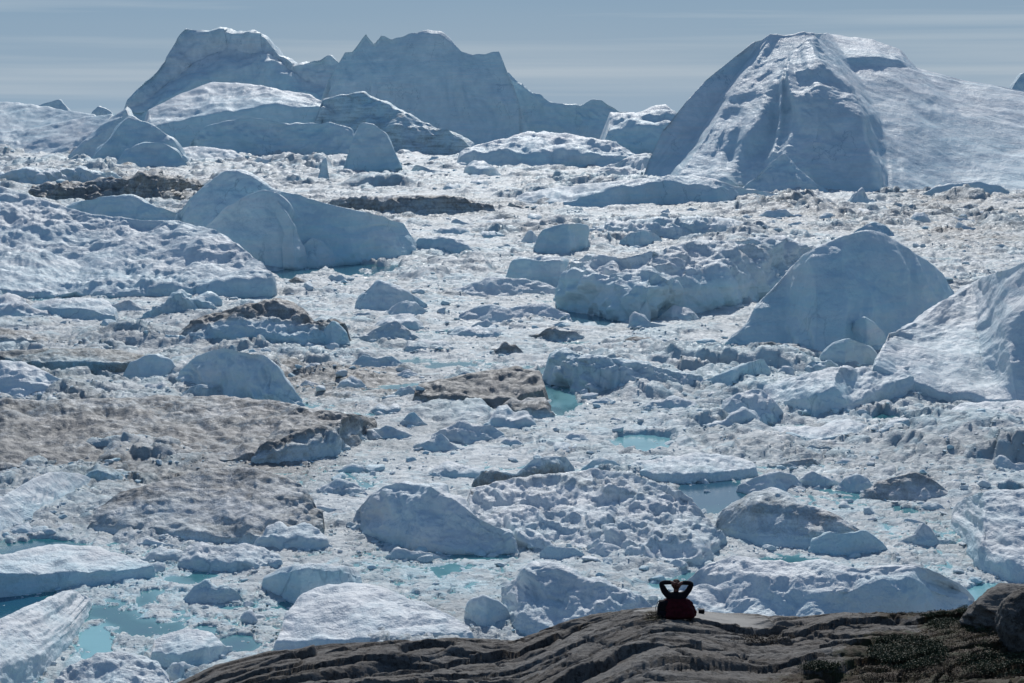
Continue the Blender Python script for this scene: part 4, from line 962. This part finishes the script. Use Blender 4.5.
per = bpy.data.objects.new('person', None); COL.objects.link(per); per.location = seat
tag(per, 'person in dark clothes and red jacket sitting on the rock, hands clasped behind the head', 'person')
# faces +y (away from the camera); cross-legged
N = [(0, -.02, .13, .155, .13), (0, 0, .26, .15, .115), (0, -.01, .40, .165, .115), (0, -.02, .50, .17, .10), (0, -.01, .575, .07, .06), (0, .005, .64, .055),       # 0-5 pelvis..neck
     (0, .02, .70, .088, .095), (0, .015, .765, .084, .09),                                                                                       # 6,7 head
     (-.185, -.02, .49, .095), (-.28, 0, .63, .075), (-.345, -.01, .785, .062), (-.25, -.035, .80, .056), (-.13, -.075, .81, .05), (-.05, -.10, .79, .036, .026),      # 8-13 left arm
     (.185, -.02, .49, .095), (.28, 0, .625, .075), (.345, -.01, .775, .062), (.25, -.035, .79, .056), (.13, -.075, .80, .05), (.05, -.107, .772, .036, .026),      # 14-19 right arm
     (-.13, .08, .11, .10), (-.36, .30, .13, .075), (-.12, .50, .06, .05), (.02, .53, .04, .035),                                                  # 20-23 left leg folded in
     (.13, .08, .11, .10), (.36, .30, .13, .075), (.12, .42, .07, .05), (-.03, .42, .05, .035)]                                                   # 24-27
E = [(0, 1), (1, 2), (2, 3), (3, 4), (4, 5), (5, 6), (6, 7), (3, 8), (8, 9), (9, 10), (10, 11), (11, 12), (12, 13), (3, 14), (14, 15), (15, 16), (16, 17), (17, 18), (18, 19),
     (0, 20), (20, 21), (21, 22), (22, 23), (0, 24), (24, 25), (25, 26), (26, 27)]
for s, hnd in ((-1, 13), (1, 19)):       # four fingers and a thumb laid across the back of the head
    hx, hy, hz = N[hnd][:3]
    for q in range(4):
        k = len(N); dz = .03 - .02 * q; ln = (.075, .085, .08, .06)[q]
        N += [(hx - s * ln * .5, hy - .006, hz + dz, .010), (hx - s * ln, hy + .012, hz + dz * 1.15 - .004, .008)]
        E += [(hnd, k), (k, k + 1)]
    k = len(N); N += [(hx + s * .01, hy + .005, hz - .045, .011), (hx - s * .012, hy + .01, hz - .075, .009)]; E += [(hnd, k), (k, k + 1)]
body = skin_mesh('body', N, E, M_DARK, per, 1)
body.data.materials.append(M_SKIN)
for p in body.data.polygons:
    c = p.center
    if (c.z > .60 and abs(c.x) < .13): p.material_index = 1
def blob(name, mat, parent, fn, sub=4):
    bm = bmesh.new(); bmesh.ops.create_icosphere(bm, subdivisions=sub, radius=1)
    for v in bm.verts: v.co = fn(v.co.copy())
    me = bpy.data.meshes.new(name); bm.to_mesh(me); bm.free(); me.materials.append(mat)
    for p in me.polygons: p.use_smooth = True
    o = bpy.data.objects.new(name, me); COL.objects.link(o); o.parent = parent
    return o
def nz(v, s, sd): return float(perlin3(np.array([v.x * s]), np.array([v.y * s]), np.array([v.z * s]), sd)[0])
def hair_fn(v):
    f = 1 + .05 * nz(v, 4, 3)
    y = v.y * .108 * f; z = v.z * .118 * f
    if v.y > .35 and v.z < .35: y = .06            # hairline: keeps the face clear
    return Vector((v.x * .098 * f, y + .005, z + .748))
blob('hair', M_HAIR, per, hair_fn)
blob('nose', M_SKIN, per, lambda v: Vector((v.x * .016, v.y * .02 + .118, v.z * .024 + .728)), 2)
for s in (-1, 1):
    blob('ear', M_SKIN, per, lambda v: Vector((v.x * .014 + s * .096, v.y * .022 + .01, v.z * .032 + .728)), 2)
    blob('eye', M_BLACK, per, lambda v: Vector((v.x * .012 + s * .032, v.y * .008 + .108, v.z * .008 + .745)), 2)
blob('mouth', M_RED, per, lambda v: Vector((v.x * .024, v.y * .008 + .107, v.z * .006 + .688)), 2)
def jacket_fn(v):
    a = math.atan2(v.y, v.x); z = .5 * (v.z + 1)
    prof = .25 + .175 * math.sin(min(1, (1 - z) * 1.25) * math.pi / 2) - .06 * max(0, (.18 - z) / .18)
    rxy = math.hypot(v.x, v.y)
    f = (.25 + .75 * min(1, rxy * 1.9)) * prof * (1 + .10 * nz(v, 2.2, 8) + .035 * math.sin(a * 9 + 3 * z))
    return Vector((math.cos(a) * f * (1.0 + .04 * (v.x > 0)), math.sin(a) * f * .62 - .03, z * .46 - .01 + .02 * nz(v, 3, 9)))
blob('jacket', M_RED, per, jacket_fn, 5)
# dark rucksack resting against the left side of the person
bag = bpy.data.objects.new('rucksack', None); COL.objects.link(bag)
bag.location = seat + Vector((-.31, -.10, -.02)); tag(bag, 'dark rucksack leaning against the left side of the sitting person', 'rucksack')
def sq(v, rx, ry, rz, p=.45):
    g = lambda c: math.copysign(abs(c) ** p, c)
    return Vector((g(v.x) * rx, g(v.y) * ry, g(v.z) * rz))
blob('pack', M_BLACK, bag, lambda v: sq(v, .115, .10, .19) * (1 + .08 * nz(v, 3, 4)) + Vector((.02 * v.z, 0, .19)))
blob('top_flap', M_DARK, bag, lambda v: sq(v, .105, .09, .045) * (1 + .06 * nz(v, 3, 5)) + Vector((.025, 0, .385)))
blob('front_pocket', M_DARK, bag, lambda v: sq(v, .08, .035, .09) * (1 + .06 * nz(v, 3, 6)) + Vector((0, -.10, .13)))
skin_mesh('strap', [(-.03, .0, .42, .008), (-.10, .0, .40, .008), (-.15, .0, .27, .008), (-.13, .0, .12, .008)], [(0, 1), (1, 2), (2, 3)], M_DARK, bag, 1)
# small camera pouch on the bare rock
pp = on_rock(701.5, 613.5)
po = bpy.data.objects.new('camera_pouch', None); COL.objects.link(po); po.location = pp
tag(po, 'small black pouch with a pale top lying on bare rock right of the person', 'pouch')
blob('pouch_body', M_BLACK, po, lambda v: sq(v, .072, .05, .05, .4) + Vector((0, 0, .05)))
blob('pouch_lid', plain('grey_fabric', (.16, .16, .165), .7, .2, 40), po, lambda v: sq(v, .075, .053, .012, .5) + Vector((0, 0, .105)))
skin_mesh('strap', [(-.07, 0, .08, .006), (-.10, .0, .12, .006), (-.06, 0, .135, .006), (0, 0, .125, .006)], [(0, 1), (1, 2), (2, 3)], M_BLACK, po, 1)

# ------------------------------------------------------------------ sky, sun, camera
w = bpy.data.worlds.new('World'); S.world = w; w.use_nodes = True
nt = w.node_tree; bg = nt.nodes['Background']
sky = nn(nt, 'ShaderNodeTexSky'); sky.sky_type = 'NISHITA'; sky.sun_disc = False
sky.sun_elevation = DR(SUN_EL); sky.sun_rotation = DR(SUN_AZ); sky.altitude = 50; sky.air_density = 1.0; sky.dust_density = .6; sky.ozone_density = 1.6
tc_ = nn(nt, 'ShaderNodeTexCoord').outputs['Generated']
mp = nn(nt, 'ShaderNodeMapping'); mp.inputs['Scale'].default_value = (2.2, 2.2, 85); mp.inputs['Rotation'].default_value = (DR(.25), DR(-.6), 0)
link(nt, tc_, mp.inputs['Vector'])
cn = noise(nt, mp.outputs[0], 1.0, 5, .5, .3)
mp2 = nn(nt, 'ShaderNodeMapping'); mp2.inputs['Scale'].default_value = (1.2, 1.2, 26); link(nt, tc_, mp2.inputs['Vector'])
cn2 = noise(nt, mp2.outputs[0], 1.0, 3, .5)
cm = math_(nt, 'MULTIPLY', ramp(nt, cn, [(.45, 0.0), (.68, 1.0)]), .36)
# thin high veil: thick towards the horizon, with brighter cirrus streaks in it
sep = nn(nt, 'ShaderNodeSeparateXYZ'); link(nt, tc_, sep.inputs[0])
veil = ramp(nt, sep.outputs[2], [(0.0, .96), (.10, .90), (.28, .25), (.6, .05)])
vc = mixc(nt, ramp(nt, sep.outputs[2], [(0.0, 0.0), (.06, 1.0)]), tuple(SKY_CLOUD), tuple(a * b for a, b in zip(SKY_CLOUD, (.70, .78, .86))))
vc = mixc(nt, cm, vc, (6.9, 7.4, 7.8))
vc = mixc(nt, math_(nt, 'MULTIPLY', cn2, .35), vc, (4.6, 5.0, 5.4))
col = mixc(nt, veil, sky.outputs[0], vc)
hs_ = nn(nt, 'ShaderNodeHueSaturation'); hs_.inputs['Saturation'].default_value = SKY_SAT; hs_.inputs['Value'].default_value = 1.0
link(nt, col, hs_.inputs['Color']); link(nt, hs_.outputs[0], bg.inputs['Color']); bg.inputs['Strength'].default_value = SKY_STR
sl = bpy.data.lights.new('sun', 'SUN'); sl.energy = SUN_STR; sl.angle = DR(.5); sl.color = (1, .975, .93)
so = bpy.data.objects.new('sun', sl); COL.objects.link(so)
d = Vector((math.sin(DR(SUN_AZ)) * math.cos(DR(SUN_EL)), math.cos(DR(SUN_AZ)) * math.cos(DR(SUN_EL)), math.sin(DR(SUN_EL))))
so.rotation_euler = d.to_track_quat('Z', 'Y').to_euler()
cam = bpy.data.cameras.new('camera'); cam.lens = 70; cam.sensor_width = 36; cam.clip_end = 120000; cam.clip_start = .5
co = bpy.data.objects.new('camera', cam); COL.objects.link(co); co.location = (0, 0, CAMZ); co.rotation_euler = (math.pi / 2 - PITCH, 0, 0)
S.camera = co
S.view_settings.view_transform = 'Standard'; S.view_settings.look = 'None'; S.view_settings.exposure = EXPO; S.view_settings.gamma = 1
S.cycles.use_denoising = True; S.cycles.max_bounces = 6; S.cycles.diffuse_bounces = 3; S.cycles.glossy_bounces = 2; S.cycles.transmission_bounces = 2; S.cycles.volume_bounces = 0
S.cycles.caustics_reflective = False; S.cycles.caustics_refractive = False
S.render.filter_size = 1.6 if hasattr(S.render, 'filter_size') else 1.5
